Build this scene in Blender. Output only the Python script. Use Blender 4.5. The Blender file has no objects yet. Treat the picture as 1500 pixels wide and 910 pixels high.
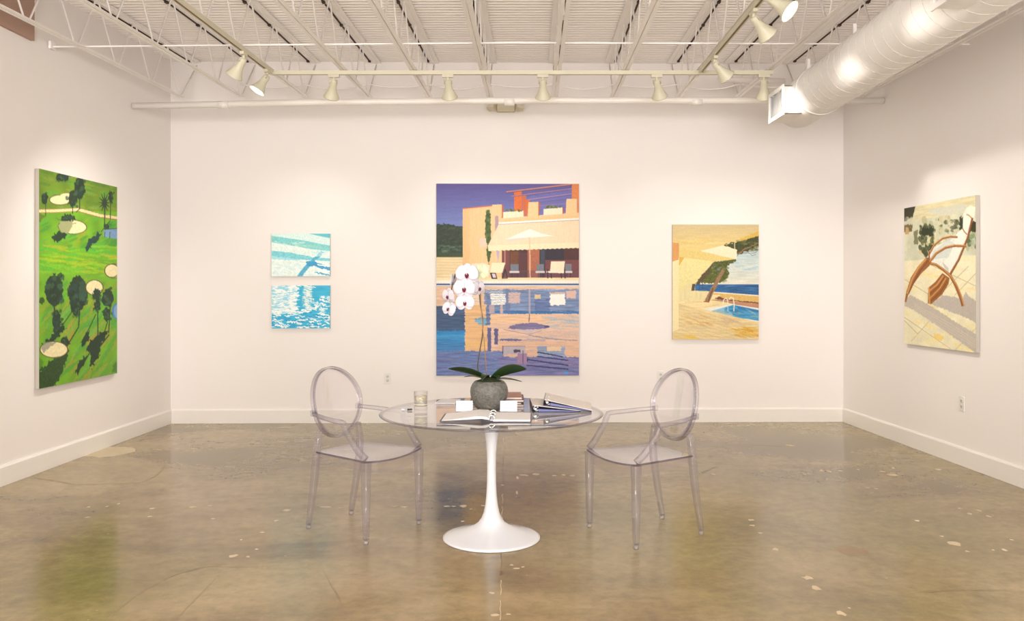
import bpy, bmesh, math, random
import numpy as np
from mathutils import Vector, Matrix, Euler

sc = bpy.context.scene
COL = sc.collection
F, CX, HY, H = 1230.0, 750.0, 422.0, 1.43      # focal length in pixels, principal column, horizon row, eye height
PI = math.pi
random.seed(4)

def lin1(v):
    v /= 255.0
    return v / 12.92 if v <= 0.04045 else ((v + 0.055) / 1.055) ** 2.4
def C(r, g, b): return (lin1(r), lin1(g), lin1(b), 1.0)
def at(px, py, D): return Vector(((px - CX) * D / F, D, H - (py - HY) * D / F))
def flr(px, py, z=0.0):
    D = F * (H - z) / (py - HY)
    return Vector(((px - CX) * D / F, D, z))
def wl(D): return -3.602 - 0.0296 * (8.86 - D)       # left wall face
def wr(D): return 3.542 + 0.0386 * (8.974 - D)       # right wall face
def wb(x): return 8.86 + (x + 3.602) * (8.974 - 8.86) / 7.144   # back wall face

# ------------------------------------------------------------------ materials
def new_mat(name):
    m = bpy.data.materials.new(name); m.use_nodes = True
    nt = m.node_tree
    return m, nt, nt.nodes['Principled BSDF'], nt.nodes['Material Output']
def N(nt, t, **kw):
    n = nt.nodes.new(t)
    for k, v in kw.items(): setattr(n, k, v)
    return n
def mat(name, col, rough=0.5, metal=0.0, spec=0.5, var=0.0, scale=20.0, bump=0.0, bscale=80.0, coat=0.0, sub=0.0):
    m, nt, p, out = new_mat(name)
    p.inputs['Base Color'].default_value = col
    p.inputs['Roughness'].default_value = rough
    p.inputs['Metallic'].default_value = metal
    p.inputs['Specular IOR Level'].default_value = spec
    p.inputs['Coat Weight'].default_value = coat
    tc = N(nt, 'ShaderNodeTexCoord')
    if var:
        n = N(nt, 'ShaderNodeTexNoise'); n.inputs['Scale'].default_value = scale; n.inputs['Detail'].default_value = 6
        nt.links.new(tc.outputs['Object'], n.inputs['Vector'])
        mx = N(nt, 'ShaderNodeMix', data_type='RGBA')
        mx.inputs[6].default_value = tuple(min(1, c * (1 + var)) for c in col[:3]) + (1,)
        mx.inputs[7].default_value = tuple(c * (1 - var) for c in col[:3]) + (1,)
        nt.links.new(n.outputs['Fac'], mx.inputs[0]); nt.links.new(mx.outputs[2], p.inputs['Base Color'])
    if bump:
        n = N(nt, 'ShaderNodeTexNoise'); n.inputs['Scale'].default_value = bscale; n.inputs['Detail'].default_value = 4
        nt.links.new(tc.outputs['Object'], n.inputs['Vector'])
        b = N(nt, 'ShaderNodeBump'); b.inputs['Strength'].default_value = bump; b.inputs['Distance'].default_value = 0.01
        nt.links.new(n.outputs['Fac'], b.inputs['Height']); nt.links.new(b.outputs['Normal'], p.inputs['Normal'])
    return m
def emis(name, col, strength):
    m, nt, p, out = new_mat(name)
    p.inputs['Base Color'].default_value = col
    p.inputs['Emission Color'].default_value = col
    p.inputs['Emission Strength'].default_value = strength
    return m
def clear(name, tint, edge, ior=1.5, rough=0.02, epow=3.0, refl=1.0, haze=0.0):
    """clear plastic or glass: see-through body whose grazing edges are denser, mirror-like by Fresnel"""
    m, nt, p, out = new_mat(name)
    nt.nodes.remove(p)
    lw = N(nt, 'ShaderNodeLayerWeight'); lw.inputs['Blend'].default_value = 0.5
    pw = N(nt, 'ShaderNodeMath', operation='POWER'); pw.inputs[1].default_value = epow
    nt.links.new(lw.outputs['Facing'], pw.inputs[0])
    mx = N(nt, 'ShaderNodeMix', data_type='RGBA'); mx.inputs[6].default_value = tint; mx.inputs[7].default_value = edge
    nt.links.new(pw.outputs[0], mx.inputs[0])
    tr = N(nt, 'ShaderNodeBsdfTransparent'); nt.links.new(mx.outputs[2], tr.inputs['Color'])
    gl = N(nt, 'ShaderNodeBsdfGlossy'); gl.inputs['Roughness'].default_value = rough
    gl.inputs['Color'].default_value = (refl, refl, refl, 1)
    geo = N(nt, 'ShaderNodeNewGeometry')
    io = N(nt, 'ShaderNodeMix', data_type='FLOAT'); io.inputs[2].default_value = ior; io.inputs[3].default_value = 1 / ior
    nt.links.new(geo.outputs['Backfacing'], io.inputs[0])
    fr = N(nt, 'ShaderNodeFresnel'); nt.links.new(io.outputs[0], fr.inputs['IOR'])
    sh = N(nt, 'ShaderNodeMixShader')
    body = tr
    if haze:
        df = N(nt, 'ShaderNodeBsdfTranslucent'); df.inputs['Color'].default_value = (.86, .84, .90, 1)
        d2 = N(nt, 'ShaderNodeBsdfDiffuse'); d2.inputs['Color'].default_value = (.86, .84, .90, 1)
        hm = N(nt, 'ShaderNodeMixShader'); hm.inputs[0].default_value = .5
        nt.links.new(df.outputs[0], hm.inputs[1]); nt.links.new(d2.outputs[0], hm.inputs[2])
        body = N(nt, 'ShaderNodeMixShader'); body.inputs[0].default_value = haze
        nt.links.new(tr.outputs[0], body.inputs[1]); nt.links.new(hm.outputs[0], body.inputs[2])
    nt.links.new(fr.outputs[0], sh.inputs[0]); nt.links.new(body.outputs[0], sh.inputs[1]); nt.links.new(gl.outputs[0], sh.inputs[2])
    nt.links.new(sh.outputs[0], out.inputs['Surface'])
    return m

M = {}
M['wall'] = mat('wall_paint', (0.85, 0.81, 0.785, 1), 0.55, bump=0.04, bscale=120, spec=0.3)
M['base'] = mat('baseboard_paint', (0.83, 0.80, 0.76, 1), 0.4)
M['ceil'] = mat('deck_paint', (0.91, 0.865, 0.84, 1), 0.6, var=0.04, scale=3)
M['steel'] = mat('white_steel_paint', (0.92, 0.885, 0.86, 1), 0.45)
M['gap'] = mat('shadow_gap_dark', C(62, 42, 34), 0.8)  # dark tone standing in for shade in the joist gaps
M['pipe'] = mat('white_pipe_paint', (0.84, 0.80, 0.755, 1), 0.4)
M['duct'] = mat('duct_paint', (0.82, 0.80, 0.78, 1), 0.6)
M['seam'] = mat('duct_seam', C(206, 200, 196), 0.5)
M['ductin'] = mat('register_louver', (0.55, 0.55, 0.55, 1), 0.5)
M['cream'] = mat('cream_track_plastic', C(212, 206, 184), 0.4)
M['slot'] = mat('track_slot', C(112, 84, 28), 0.5, metal=0.2)
M['shade'] = mat('cream_lamp_enamel', C(210, 206, 182), 0.4)
M['lampin'] = emis('lit_lamp_face', (1.0, 0.95, 0.85, 1), 14.0)
M['brown'] = mat('brown_panel', C(168, 138, 122), 0.6, var=0.15, scale=2.2)
M['plate'] = mat('outlet_plate', (0.78, 0.76, 0.72, 1), 0.35)
M['socket'] = mat('outlet_socket', (0.62, 0.60, 0.57, 1), 0.4)
M['dark'] = mat('slot_dark', C(60, 50, 48), 0.6)
M['exitb'] = mat('aged_housing', C(205, 196, 168), 0.5)
M['lens'] = mat('lamp_lens', C(224, 214, 200), 0.25, bump=0.4, bscale=300)
M['tulip'] = mat('white_lacquer', (0.72, 0.735, 0.77, 1), 0.12, coat=0.5)
M['glass'] = clear('table_glass', (0.93, 0.93, 0.94, 1), (0.80, 0.79, 0.82, 1), 1.5, 0.01)
M['glassedge'] = clear('table_glass_edge', (0.55, 0.52, 0.56, 1), (0.40, 0.37, 0.42, 1), 1.45, 0.05)
M['poly'] = clear('clear_polycarbonate', (0.985, 0.975, 0.985, 1), (0.52, 0.49, 0.56, 1), 1.48, 0.03, 3.4, haze=.035)
M['polyleg'] = clear('clear_polycarbonate_solid', (0.968, 0.955, 0.975, 1), (0.12, 0.09, 0.16, 1), 1.5, 0.03, 1.9, haze=.075)  # pale haze stands in for walls reflected and refracted by the legs
M['polyseat'] = clear('clear_polycarbonate_seat', (0.97, 0.96, 0.97, 1), (0.60, 0.57, 0.63, 1), 1.5, 0.05, 3.4, haze=.20)  # stronger pale haze stands in for the white wall mirrored in the seat
M['polyedge'] = clear('clear_polycarbonate_edge', (0.50, 0.46, 0.54, 1), (0.34, 0.30, 0.38, 1), 1.45, 0.05)
M['tumbler'] = clear('tumbler_glass', (0.985, 0.985, 0.98, 1), (0.66, 0.65, 0.62, 1), 1.35, 0.02)
M['pot'] = mat('crackled_stone_glaze', C(104, 103, 98), 0.38, var=0.75, scale=62, bump=1.0, bscale=75)
M['soil'] = mat('moss', C(38, 50, 20), 0.9, var=0.4, scale=80)
M['leaf'] = mat('orchid_leaf', C(28, 50, 20), 0.35, var=0.25, scale=9)
M['stem'] = mat('orchid_stem', C(74, 66, 50), 0.5, var=0.2, scale=30)
M['stake'] = mat('bamboo_stake', C(160, 124, 88), 0.6, var=0.2, scale=30)
M['petal'] = mat('white_petal', (0.63, 0.60, 0.67, 1), 0.55, var=0.04, scale=40)
M['petalg'] = mat('green_white_petal', C(222, 226, 190), 0.55, var=0.15, scale=40)
M['lip'] = mat('maroon_lip', C(104, 18, 44), 0.45, var=0.3, scale=60)
M['lipy'] = mat('yellow_column', C(220, 190, 110), 0.5)
M['paper'] = mat('paper_page', (0.78, 0.76, 0.75, 1), 0.6, var=0.03, scale=12)
M['papery'] = mat('cream_paper', C(226, 206, 176), 0.6, var=0.05, scale=12)
M['white'] = mat('white_card', (0.64, 0.64, 0.70, 1), 0.5)
M['print'] = mat('pale_print', C(150, 148, 176), 0.6)
M['navy'] = mat('navy_vinyl', C(28, 28, 58), 0.4)
M['violet'] = mat('periwinkle_lining', C(104, 108, 156), 0.5)
M['greyv'] = mat('grey_vinyl', C(222, 214, 207), 0.45, var=0.04, scale=8)
M['chrome'] = mat('ring_metal', (0.8, 0.8, 0.82, 1), 0.2, metal=1.0)
M['bk1'] = mat('mottled_brown_cover', C(168, 120, 106), 0.45, var=0.35, scale=28)
M['bk2'] = mat('maroon_cover', C(78, 50, 58), 0.45)
M['bk3'] = mat('mauve_cover', C(120, 92, 92), 0.45)
M['bk4'] = mat('taupe_cover', C(148, 118, 108), 0.45)
M['pageedge'] = mat('page_edges', C(226, 214, 204), 0.7)
M['canvas'] = mat('canvas_side', C(186, 180, 170), 0.7, bump=0.2, bscale=400)
M['peach'] = mat('lemon_slice', C(236, 220, 168), 0.5, var=0.2, scale=60)
M['water'] = clear('pale_water', (0.975, 0.98, 0.95, 1), (0.90, 0.91, 0.86, 1), 1.1, 0.02, haze=.25)
M['frost'] = mat('frosted_wax', C(232, 226, 204), 0.5, var=0.1, scale=40)
M['ink'] = mat('dark_pen_cap', C(50, 46, 52), 0.4)
M['chip'] = mat('floor_chip', C(206, 188, 156), 0.5, var=0.12, scale=30)
M['crack'] = mat('floor_crack', C(136, 116, 80), 0.5, var=0.2, scale=10)
M['joint'] = mat('floor_joint', C(110, 90, 66), 0.6)
M['patch'] = mat('floor_patch', C(190, 174, 138), 0.3, var=0.08, scale=8)

def floor_mat():
    m, nt, p, out = new_mat('polished_concrete')
    L = nt.links.new
    tc = N(nt, 'ShaderNodeTexCoord')
    mp = N(nt, 'ShaderNodeMapping'); mp.inputs['Scale'].default_value = (0.75, 1.25, 1)
    L(tc.outputs['Object'], mp.inputs['Vector'])
    n1 = N(nt, 'ShaderNodeTexNoise'); n1.inputs['Scale'].default_value = 0.8; n1.inputs['Detail'].default_value = 7; n1.inputs['Roughness'].default_value = 0.62; n1.inputs['Distortion'].default_value = 0.5
    L(mp.outputs[0], n1.inputs['Vector'])
    r1 = N(nt, 'ShaderNodeValToRGB'); e = r1.color_ramp.elements
    e[0].position = 0.30; e[0].color = C(104, 87, 57)
    e[1].position = 0.72; e[1].color = C(174, 155, 116)
    x = e.new(0.5); x.color = C(143, 124, 87)
    L(n1.outputs['Fac'], r1.inputs[0])
    n2 = N(nt, 'ShaderNodeTexNoise'); n2.inputs['Scale'].default_value = 0.55; n2.inputs['Detail'].default_value = 4
    mp2 = N(nt, 'ShaderNodeMapping'); mp2.inputs['Location'].default_value = (5.2, 1.7, 3)
    L(tc.outputs['Object'], mp2.inputs['Vector']); L(mp2.outputs[0], n2.inputs['Vector'])
    r2 = N(nt, 'ShaderNodeValToRGB'); r2.color_ramp.elements[0].position = 0.48; r2.color_ramp.elements[1].position = 0.68
    L(n2.outputs['Fac'], r2.inputs[0])
    mu = N(nt, 'ShaderNodeMath', operation='MULTIPLY'); mu.inputs[1].default_value = 0.5
    L(r2.outputs[0], mu.inputs[0])
    mx = N(nt, 'ShaderNodeMix', data_type='RGBA'); mx.inputs[7].default_value = C(138, 128, 80)
    L(mu.outputs[0], mx.inputs[0]); L(r1.outputs[0], mx.inputs[6])
    n3 = N(nt, 'ShaderNodeTexNoise'); n3.inputs['Scale'].default_value = 14; n3.inputs['Detail'].default_value = 8; n3.inputs['Roughness'].default_value = 0.7
    L(tc.outputs['Object'], n3.inputs['Vector'])
    m3 = N(nt, 'ShaderNodeMix', data_type='RGBA', blend_type='OVERLAY'); m3.inputs[0].default_value = 0.55
    L(mx.outputs[2], m3.inputs[6]); L(n3.outputs['Fac'], m3.inputs[7])
    vo = N(nt, 'ShaderNodeTexVoronoi'); vo.inputs['Scale'].default_value = 13
    L(tc.outputs['Object'], vo.inputs['Vector'])
    ls = N(nt, 'ShaderNodeMath', operation='LESS_THAN'); ls.inputs[1].default_value = 0.075; L(vo.outputs['Distance'], ls.inputs[0])
    n4 = N(nt, 'ShaderNodeTexNoise'); n4.inputs['Scale'].default_value = 2.3; L(tc.outputs['Object'], n4.inputs['Vector'])
    g4 = N(nt, 'ShaderNodeMath', operation='GREATER_THAN'); g4.inputs[1].default_value = 0.60; L(n4.outputs['Fac'], g4.inputs[0])
    m4 = N(nt, 'ShaderNodeMath', operation='MULTIPLY'); L(ls.outputs[0], m4.inputs[0]); L(g4.outputs[0], m4.inputs[1])
    m5 = N(nt, 'ShaderNodeMath', operation='MULTIPLY'); m5.inputs[1].default_value = 0.6; L(m4.outputs[0], m5.inputs[0])
    mf = N(nt, 'ShaderNodeMix', data_type='RGBA'); mf.inputs[7].default_value = C(200, 182, 148)
    L(m5.outputs[0], mf.inputs[0]); L(m3.outputs[2], mf.inputs[6])
    L(mf.outputs[2], p.inputs['Base Color'])
    rr = N(nt, 'ShaderNodeMapRange'); rr.inputs[3].default_value = 0.13; rr.inputs[4].default_value = 0.26
    L(n1.outputs['Fac'], rr.inputs[0]); L(rr.outputs[0], p.inputs['Roughness'])
    p.inputs['Specular IOR Level'].default_value = 0.5
    b = N(nt, 'ShaderNodeBump'); b.inputs['Strength'].default_value = 0.012; b.inputs['Distance'].default_value = 0.02
    L(n1.outputs['Fac'], b.inputs['Height']); L(b.outputs[0], p.inputs['Normal'])
    return m
M['floor'] = floor_mat()

# ------------------------------------------------------------------ mesh builder
class MB:
    def __init__(s): s.v = []; s.f = []; s.mi = []; s.sm = []
    def add(s, vs, fs, mi=0, smooth=False):
        o = len(s.v); s.v += [tuple(v) for v in vs]
        for f in fs: s.f.append(tuple(i + o for i in f)); s.mi.append(mi); s.sm.append(smooth)
        return s
    def box(s, c, size, mtx=None, mi=0):
        hx, hy, hz = (x / 2 for x in size)
        vs = [Vector((sx * hx, sy * hy, sz * hz)) for sx in (-1, 1) for sy in (-1, 1) for sz in (-1, 1)]
        c = Vector(c)
        vs = [(mtx @ v if mtx else v) + c for v in vs]
        return s.add(vs, [(0, 1, 3, 2), (4, 6, 7, 5), (0, 4, 5, 1), (2, 3, 7, 6), (0, 2, 6, 4), (1, 5, 7, 3)], mi)
    def box2(s, a, b, mi=0):
        return s.box([(a[i] + b[i]) / 2 for i in range(3)], [abs(b[i] - a[i]) for i in range(3)], None, mi)
    def hexa(s, bot, top, mi=0):
        n = len(bot)
        fs = [tuple(range(n))[::-1], tuple(range(n, 2 * n))] + [(i, (i + 1) % n, n + (i + 1) % n, n + i) for i in range(n)]
        return s.add(list(bot) + list(top), fs, mi)
    def lathe(s, prof, n=48, c=(0, 0, 0), mi=0, smooth=True, mtx=None, caps=True):
        c = Vector(c); vs = []; fs = []
        for r, z in prof:
            for k in range(n):
                a = 2 * PI * k / n
                v = Vector((r * math.cos(a), r * math.sin(a), z))
                vs.append((mtx @ v if mtx else v) + c)
        for i in range(len(prof) - 1):
            for k in range(n):
                fs.append((i * n + k, i * n + (k + 1) % n, (i + 1) * n + (k + 1) % n, (i + 1) * n + k))
        s.add(vs, fs, mi, smooth)
        if caps:
            o = len(s.v) - len(vs)
            s.f.append(tuple(o + k for k in range(n))[::-1]); s.mi.append(mi); s.sm.append(False)
            o2 = o + (len(prof) - 1) * n
            s.f.append(tuple(o2 + k for k in range(n))); s.mi.append(mi); s.sm.append(False)
        return s
    def sweep(s, path, sec, up=(0, 0, 1), scales=None, mi=0, smooth=False, closed=False, flats=None):
        """section points (a, b): a along the side vector, b along the local up"""
        P = [Vector(p) for p in path]; n = len(sec); vs = []; m = len(P)
        for i, p in enumerate(P):
            if closed: t = P[(i + 1) % m] - P[i - 1]
            else: t = P[min(i + 1, m - 1)] - P[max(i - 1, 0)]
            t.normalize()
            u = up[i] if isinstance(up, list) else up
            u = Vector(u)
            side = t.cross(u)
            if side.length < 1e-5: side = t.cross(Vector((1, 0, 0)))
            side.normalize(); w = side.cross(t).normalized()
            k = scales[i] if scales else 1.0
            ka, kb = k if isinstance(k, tuple) else (k, k)
            for a, b in sec: vs.append(p + side * a * ka + w * b * kb)
        fs = []
        for i in range(m if closed else m - 1):
            j = (i + 1) % m
            for k in range(n): fs.append((i * n + k, i * n + (k + 1) % n, j * n + (k + 1) % n, j * n + k))
        s.add(vs, fs, mi, smooth)
        if flats:
            for q in range(len(fs)): s.sm[len(s.sm) - len(fs) + q] = (q % n) not in flats
        if not closed:
            o = len(s.v) - len(vs)
            s.f.append(tuple(o + k for k in range(n))[::-1]); s.mi.append(mi); s.sm.append(False)
            o += (m - 1) * n
            s.f.append(tuple(o + k for k in range(n))); s.mi.append(mi); s.sm.append(False)
        return s
    def tube(s, path, r, n=8, mi=0, up=(0.13, 0.31, 0.94)):
        rr = r if isinstance(r, list) else None
        sec = [(math.cos(2 * PI * k / n), math.sin(2 * PI * k / n)) for k in range(n)]
        return s.sweep(path, sec, up, rr if rr else [r] * len(path), mi, True)
    def build(s, name, mats, parent=None, bevel=0.0, seg=2, sub=0):
        me = bpy.data.meshes.new(name); me.from_pydata(s.v, [], s.f)
        for m in (mats if isinstance(mats, list) else [mats]): me.materials.append(m)
        me.polygons.foreach_set('material_index', s.mi)
        me.polygons.foreach_set('use_smooth', s.sm)
        me.update()
        bm = bmesh.new(); bm.from_mesh(me); bmesh.ops.recalc_face_normals(bm, faces=bm.faces); bm.to_mesh(me); bm.free()
        o = bpy.data.objects.new(name, me); COL.objects.link(o)
        if parent: o.parent = parent
        if bevel:
            b = o.modifiers.new('bevel', 'BEVEL'); b.width = bevel; b.segments = seg; b.limit_method = 'ANGLE'; b.angle_limit = 0.6
        if sub:
            b = o.modifiers.new('sub', 'SUBSURF'); b.levels = sub; b.render_levels = sub
        return o
def rect(w, h): return [(-w / 2, -h / 2), (w / 2, -h / 2), (w / 2, h / 2), (-w / 2, h / 2)]
def tag(o, label, cat, group=None):
    o['label'] = label; o['category'] = cat
    if group: o['group'] = group
    return o
def thing(name, label, cat, loc=(0, 0, 0), rz=0.0, group=None):
    o = bpy.data.objects.new(name, None); COL.objects.link(o)
    o.location = loc; o.rotation_euler = (0, 0, rz); o.empty_display_size = 0.1
    return tag(o, label, cat, group)
def struct(o): o['kind'] = 'structure'; return o
def dup(root, loc=None, rot=None, label=None):
    kids = {}
    for c in bpy.data.objects:
        if c.parent: kids.setdefault(c.parent.name, []).append(c)
    def cp(o, par):
        n = o.copy(); COL.objects.link(n)
        if par: n.parent = par
        for ch in kids.get(o.name, []): cp(ch, n)
        return n
    r = cp(root, None)
    if loc is not None: r.location = loc
    if rot is not None: r.rotation_euler = rot
    if label: r['label'] = label
    return r

# ------------------------------------------------------------------ room shell
Y0, ZT = -3.2, 3.95
def deck_z(D): return 3.822 + 0.0187 * (D - 8.92)
fl = MB()
fl.hexa([(wl(Y0) - .1, Y0, -.12), (wr(Y0) + .1, Y0, -.12), (wr(9.1), 9.1, -.12), (wl(9.1), 9.1, -.12)],
        [(wl(Y0) - .1, Y0, 0), (wr(Y0) + .1, Y0, 0), (wr(9.1), 9.1, 0), (wl(9.1), 9.1, 0)])
def blot(px, py, w, h, mi, z=0.0006, n=9, jag=0.35):
    c = flr(px, py); a = flr(px + w / 2, py); b = flr(px, py - h / 2)
    rx = abs(a.x - c.x); ry = abs(b.y - c.y)
    pts = []
    for k in range(n):
        t = 2 * PI * k / n; q = 1 + random.uniform(-jag, jag)
        pts.append((c.x + rx * q * math.cos(t), c.y + ry * q * math.sin(t), z))
    fl.add(pts, [tuple(range(n))], mi)
chips = [(174,738,5,2),(157,742,5,2),(130,743,5,2),(128,758,9,2),(219,757,9,2),(223,745,10,3),(282,743,14,3),(307,741,8,2),(313,760,8,2),
  (342,815,14,5),(363,816,9,3),(376,805,8,2),(384,780,9,2),(353,791,4,2),(404,763,9,3),(420,748,14,3),(478,743,20,2),(500,744,10,2),
  (578,742,10,2),(592,743,14,2),(655,742,12,2),(678,742,14,4),(664,742,8,2),(708,741,10,2),(690,746,6,2),(678,764,8,2),(733,766,6,2),
  (766,696,14,2),(785,695,12,3),(772,697,6,2),(812,697,10,2),(825,696,8,2),(838,697,10,2),(758,700,4,5),(757,722,4,5),(736,711,6,2),
  (720,869,10,3),(724,901,16,4),(745,900,10,2),(749,828,8,3),(757,833,12,2),(766,831,6,2),
  (1158,653,14,3),(1205,690,12,3),(1214,691,10,3),(1230,690,8,2),(1293,691,9,2),(1308,696,18,4),(1374,688,10,3),(1309,686,6,2),(1422,687,8,2),
  (1178,695,6,2),(1257,688,4,2),(1100,762,10,3),(1102,770,12,3),(1114,781,8,3),(1136,805,12,4),(1183,847,18,6),(1195,861,14,9),(1233,899,15,7),
  (1343,763,9,3),(1420,753,10,3),(1434,748,8,3),(1449,757,7,3),(1406,745,7,2),(1397,796,20,8),(1380,786,8,2),(1417,808,8,3),(1471,806,8,4),
  (1482,791,6,2),(1455,806,5,2),(1276,722,5,2),(1272,715,8,2),(1283,716,6,2),(1044,695,10,3),(1025,693,7,2),(1244,891,6,2)]
for c in chips: blot(c[0], c[1], c[2] * 0.8, c[3] * 0.9, 1)
blot(158, 662, 70, 16, 4, n=14, jag=0.25)
blot(1250, 808, 44, 14, 5, n=14, jag=0.2)
def crack(pts, w, mi=2):
    P = []
    for (x0, y0), (x1, y1) in zip(pts[:-1], pts[1:]):
        for k in range(5):
            t = k / 5; P.append((x0 + (x1 - x0) * t + random.uniform(-1, 1), y0 + (y1 - y0) * t + random.uniform(-.4, .4)))
    P.append(pts[-1])
    w *= .6; W = [flr(*p) for p in P]; L = []; R = []
    for i, p in enumerate(W):
        t = (W[min(i + 1, len(W) - 1)] - W[max(0, i - 1)]).normalized(); s = Vector((-t.y, t.x, 0)) * w * random.uniform(.4, 1)
        L.append(p + s + Vector((0, 0, .0004))); R.append(p - s + Vector((0, 0, .0004)))
    for i in range(len(W) - 1): fl.add([L[i], L[i + 1], R[i + 1], R[i]], [(0, 1, 2, 3)], mi)
crack([(35, 698), (75, 704), (112, 711), (160, 709), (205, 708), (232, 696), (241, 683)], .009)
crack([(112, 711), (88, 722), (60, 733)], .006); crack([(215, 638), (265, 637), (320, 633), (355, 624)], .006)
crack([(160, 905), (200, 872), (250, 845), (300, 830), (390, 832)], .005); crack([(185, 848), (240, 852)], .004); crack([(470, 830), (498, 880)], .004)
crack([(260, 905), (300, 865), (318, 845)], .004); crack([(1010, 700), (1060, 680), (1130, 670), (1180, 673)], .004)
crack([(1330, 868), (1410, 865), (1490, 866)], .004); crack([(1000, 663), (1075, 650), (1150, 655)], .004)
for y0, y1 in ((642, 660), (668, 690), (700, 716), (724, 738), (742, 765), (812, 830), (836, 843), (850, 872), (880, 909)):
    crack([(738 - (y0 - 640) * .02, y0), (738 - (y1 - 640) * .02, y1)], .0045 if y0 != 836 else .012, 3 if y0 in (700, 836, 668, 812) else 1)
M['rust'] = mat('rusty_stain', C(146, 121, 83), 0.3, var=0.15, scale=6)
floor = struct(fl.build('floor', [M['floor'], M['chip'], M['crack'], M['joint'], M['patch'], M['rust']]))

def wallbox(name, a, b, out, z0=0, z1=ZT, m='wall'):
    mb = MB(); a = Vector(a + (0,)); b = Vector(b + (0,)); o = Vector(out + (0,))
    mb.hexa([(p.x, p.y, z0) for p in (a, b, b + o, a + o)], [(p.x, p.y, z1) for p in (a, b, b + o, a + o)])
    return struct(mb.build(name, M[m]))
cL, cR = (wl(8.86), 8.86), (wr(8.974), 8.974)
wallbox('wall_back', cL, cR, (0, .12))
wallbox('wall_left', (wl(Y0), Y0), (wl(9.0), 9.0), (-.12, 0))
wallbox('wall_right', (wr(Y0), Y0), (wr(9.1), 9.1), (.12, 0))
# front wall behind the viewer with an added window for the fill light
fx0, fx1 = wl(Y0), wr(Y0)
mb = MB(); mb.box2((fx0, Y0 - .15, 0), (-2.9, Y0, ZT)); mb.box2((2.9, Y0 - .15, 0), (fx1, Y0, ZT))
mb.box2((-2.9, Y0 - .15, 3.5), (2.9, Y0, ZT)); mb.box2((-2.9, Y0 - .15, 0), (2.9, Y0, .35))
struct(mb.build('wall_front', M['wall']))
mb = MB()
for x in (-2.87, -1.45, 0, 1.45, 2.87): mb.box2((x - .03, Y0 - .1, .35), (x + .03, Y0 - .04, 3.5))
mb.box2((-2.9, Y0 - .1, .35), (2.9, Y0 - .04, .41)); mb.box2((-2.9, Y0 - .1, 3.44), (2.9, Y0 - .04, 3.5))
struct(mb.build('added_window_1', M['steel']))
def skirting(name, a, b, inn):
    mb = MB(); a = Vector(a + (0,)); b = Vector(b + (0,)); n = Vector(inn + (0,))
    prof = [(0, .001), (.018, .001), (.018, .135), (.010, .150), (0, .150)]
    vs = [a + n * x + Vector((0, 0, z)) for x, z in prof] + [b + n * x + Vector((0, 0, z)) for x, z in prof]
    k = len(prof)
    mb.add(vs, [tuple(range(k)), tuple(range(k, 2 * k))] + [(i, (i + 1) % k, k + (i + 1) % k, k + i) for i in range(k)])
    return struct(mb.build(name, M['base']))
skirting('baseboard_back', cL, cR, (0, -1)); skirting('baseboard_left', (wl(Y0), Y0), cL, (1, 0)); skirting('baseboard_right', (wr(Y0), Y0), cR, (-1, 0))
# corrugated deck
mb = MB(); ys = []; p = 0.072; y = Y0
while y < 9.0:
    ys += [(y, 0), (y + .030, 0), (y + .040, .009), (y + .062, .009)]; y += p
for yy, dz in ys:
    z = deck_z(yy) + dz; mb.v += [(wl(yy) - .05, yy, z), (wr(yy) + .05, yy, z)]
for i in range(len(ys) - 1):
    mb.f.append((2 * i, 2 * i + 1, 2 * i + 3, 2 * i + 2)); mb.mi.append(0); mb.sm.append(False)
n0 = len(mb.v)
mb.v += [(wl(Y0) - .05, Y0, 4.02), (wr(Y0) + .05, Y0, 4.02), (wl(9) - .05, 9.0, 4.02), (wr(9) + .05, 9.0, 4.02)]
mb.f.append((n0, n0 + 1, n0 + 3, n0 + 2)); mb.mi.append(0); mb.sm.append(False)
struct(mb.build('ceiling', M['ceil']))

# ------------------------------------------------------------------ bar joists
YAW, PIT = -math.atan(0.026), math.atan(0.0187)
JP = [267, 355.6, 448, 541, 629.5, 718, 812, 898, 993, 1080, 1169, 1258]
JD, JZ = 8.5, 3.36
TOPZ = 0.448                  # deck underside above the bottom chord (local)
def make_joist(side, label):
    """local: y along the joist (0 at the bottom chord's end), z up from the bottom of the chord"""
    t = thing('bar_joist', label, 'joist', (0, 0, 0), 0, 'white open-web joists under the ceiling')
    L0 = -11.3
    b = MB()
    for s in (-1, 1):
        b.box2((s * .0045, L0, 0), (s * .034, 0, .004)); b.box2((s * .0045, L0, .004), (s * .0085, 0, .018))
    for k in range(18):
        yk = -.05 - .64 * k; b.box2((-.0045, yk - .035, .010), (.0045, yk + .035, .016))
    b.build('bottom_chord', M['steel'], t)
    b = MB(); e = .40
    b.box2((-.05, L0, TOPZ - .006), (.05, e, TOPZ)); b.box2((-.006, L0, TOPZ - .016), (.006, e, TOPZ - .006))
    b.build('top_chord', M['steel'], t)
    b = MB()
    pts = [(0, e - .02, TOPZ - .03), (0, -.02, .014)]
    for k in range(17):
        yk = -.05 - .64 * k
        pts += [(0, yk - .035, .014), (0, yk - .29, TOPZ - .02), (0, yk - .35, TOPZ - .02), (0, yk - .605, .014)]
    b.tube(pts, .0070, 6, up=(1, 0, 0)); b.build('web_bar', M['steel'], t)
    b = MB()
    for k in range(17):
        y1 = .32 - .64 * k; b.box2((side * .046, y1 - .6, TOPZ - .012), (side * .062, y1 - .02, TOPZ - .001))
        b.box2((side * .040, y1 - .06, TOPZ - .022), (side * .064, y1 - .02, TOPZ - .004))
    b.build('shadow_gap_strip', M['gap'], t)  # dark dashes put in for the shadow gap along the top chord
    return t
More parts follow.
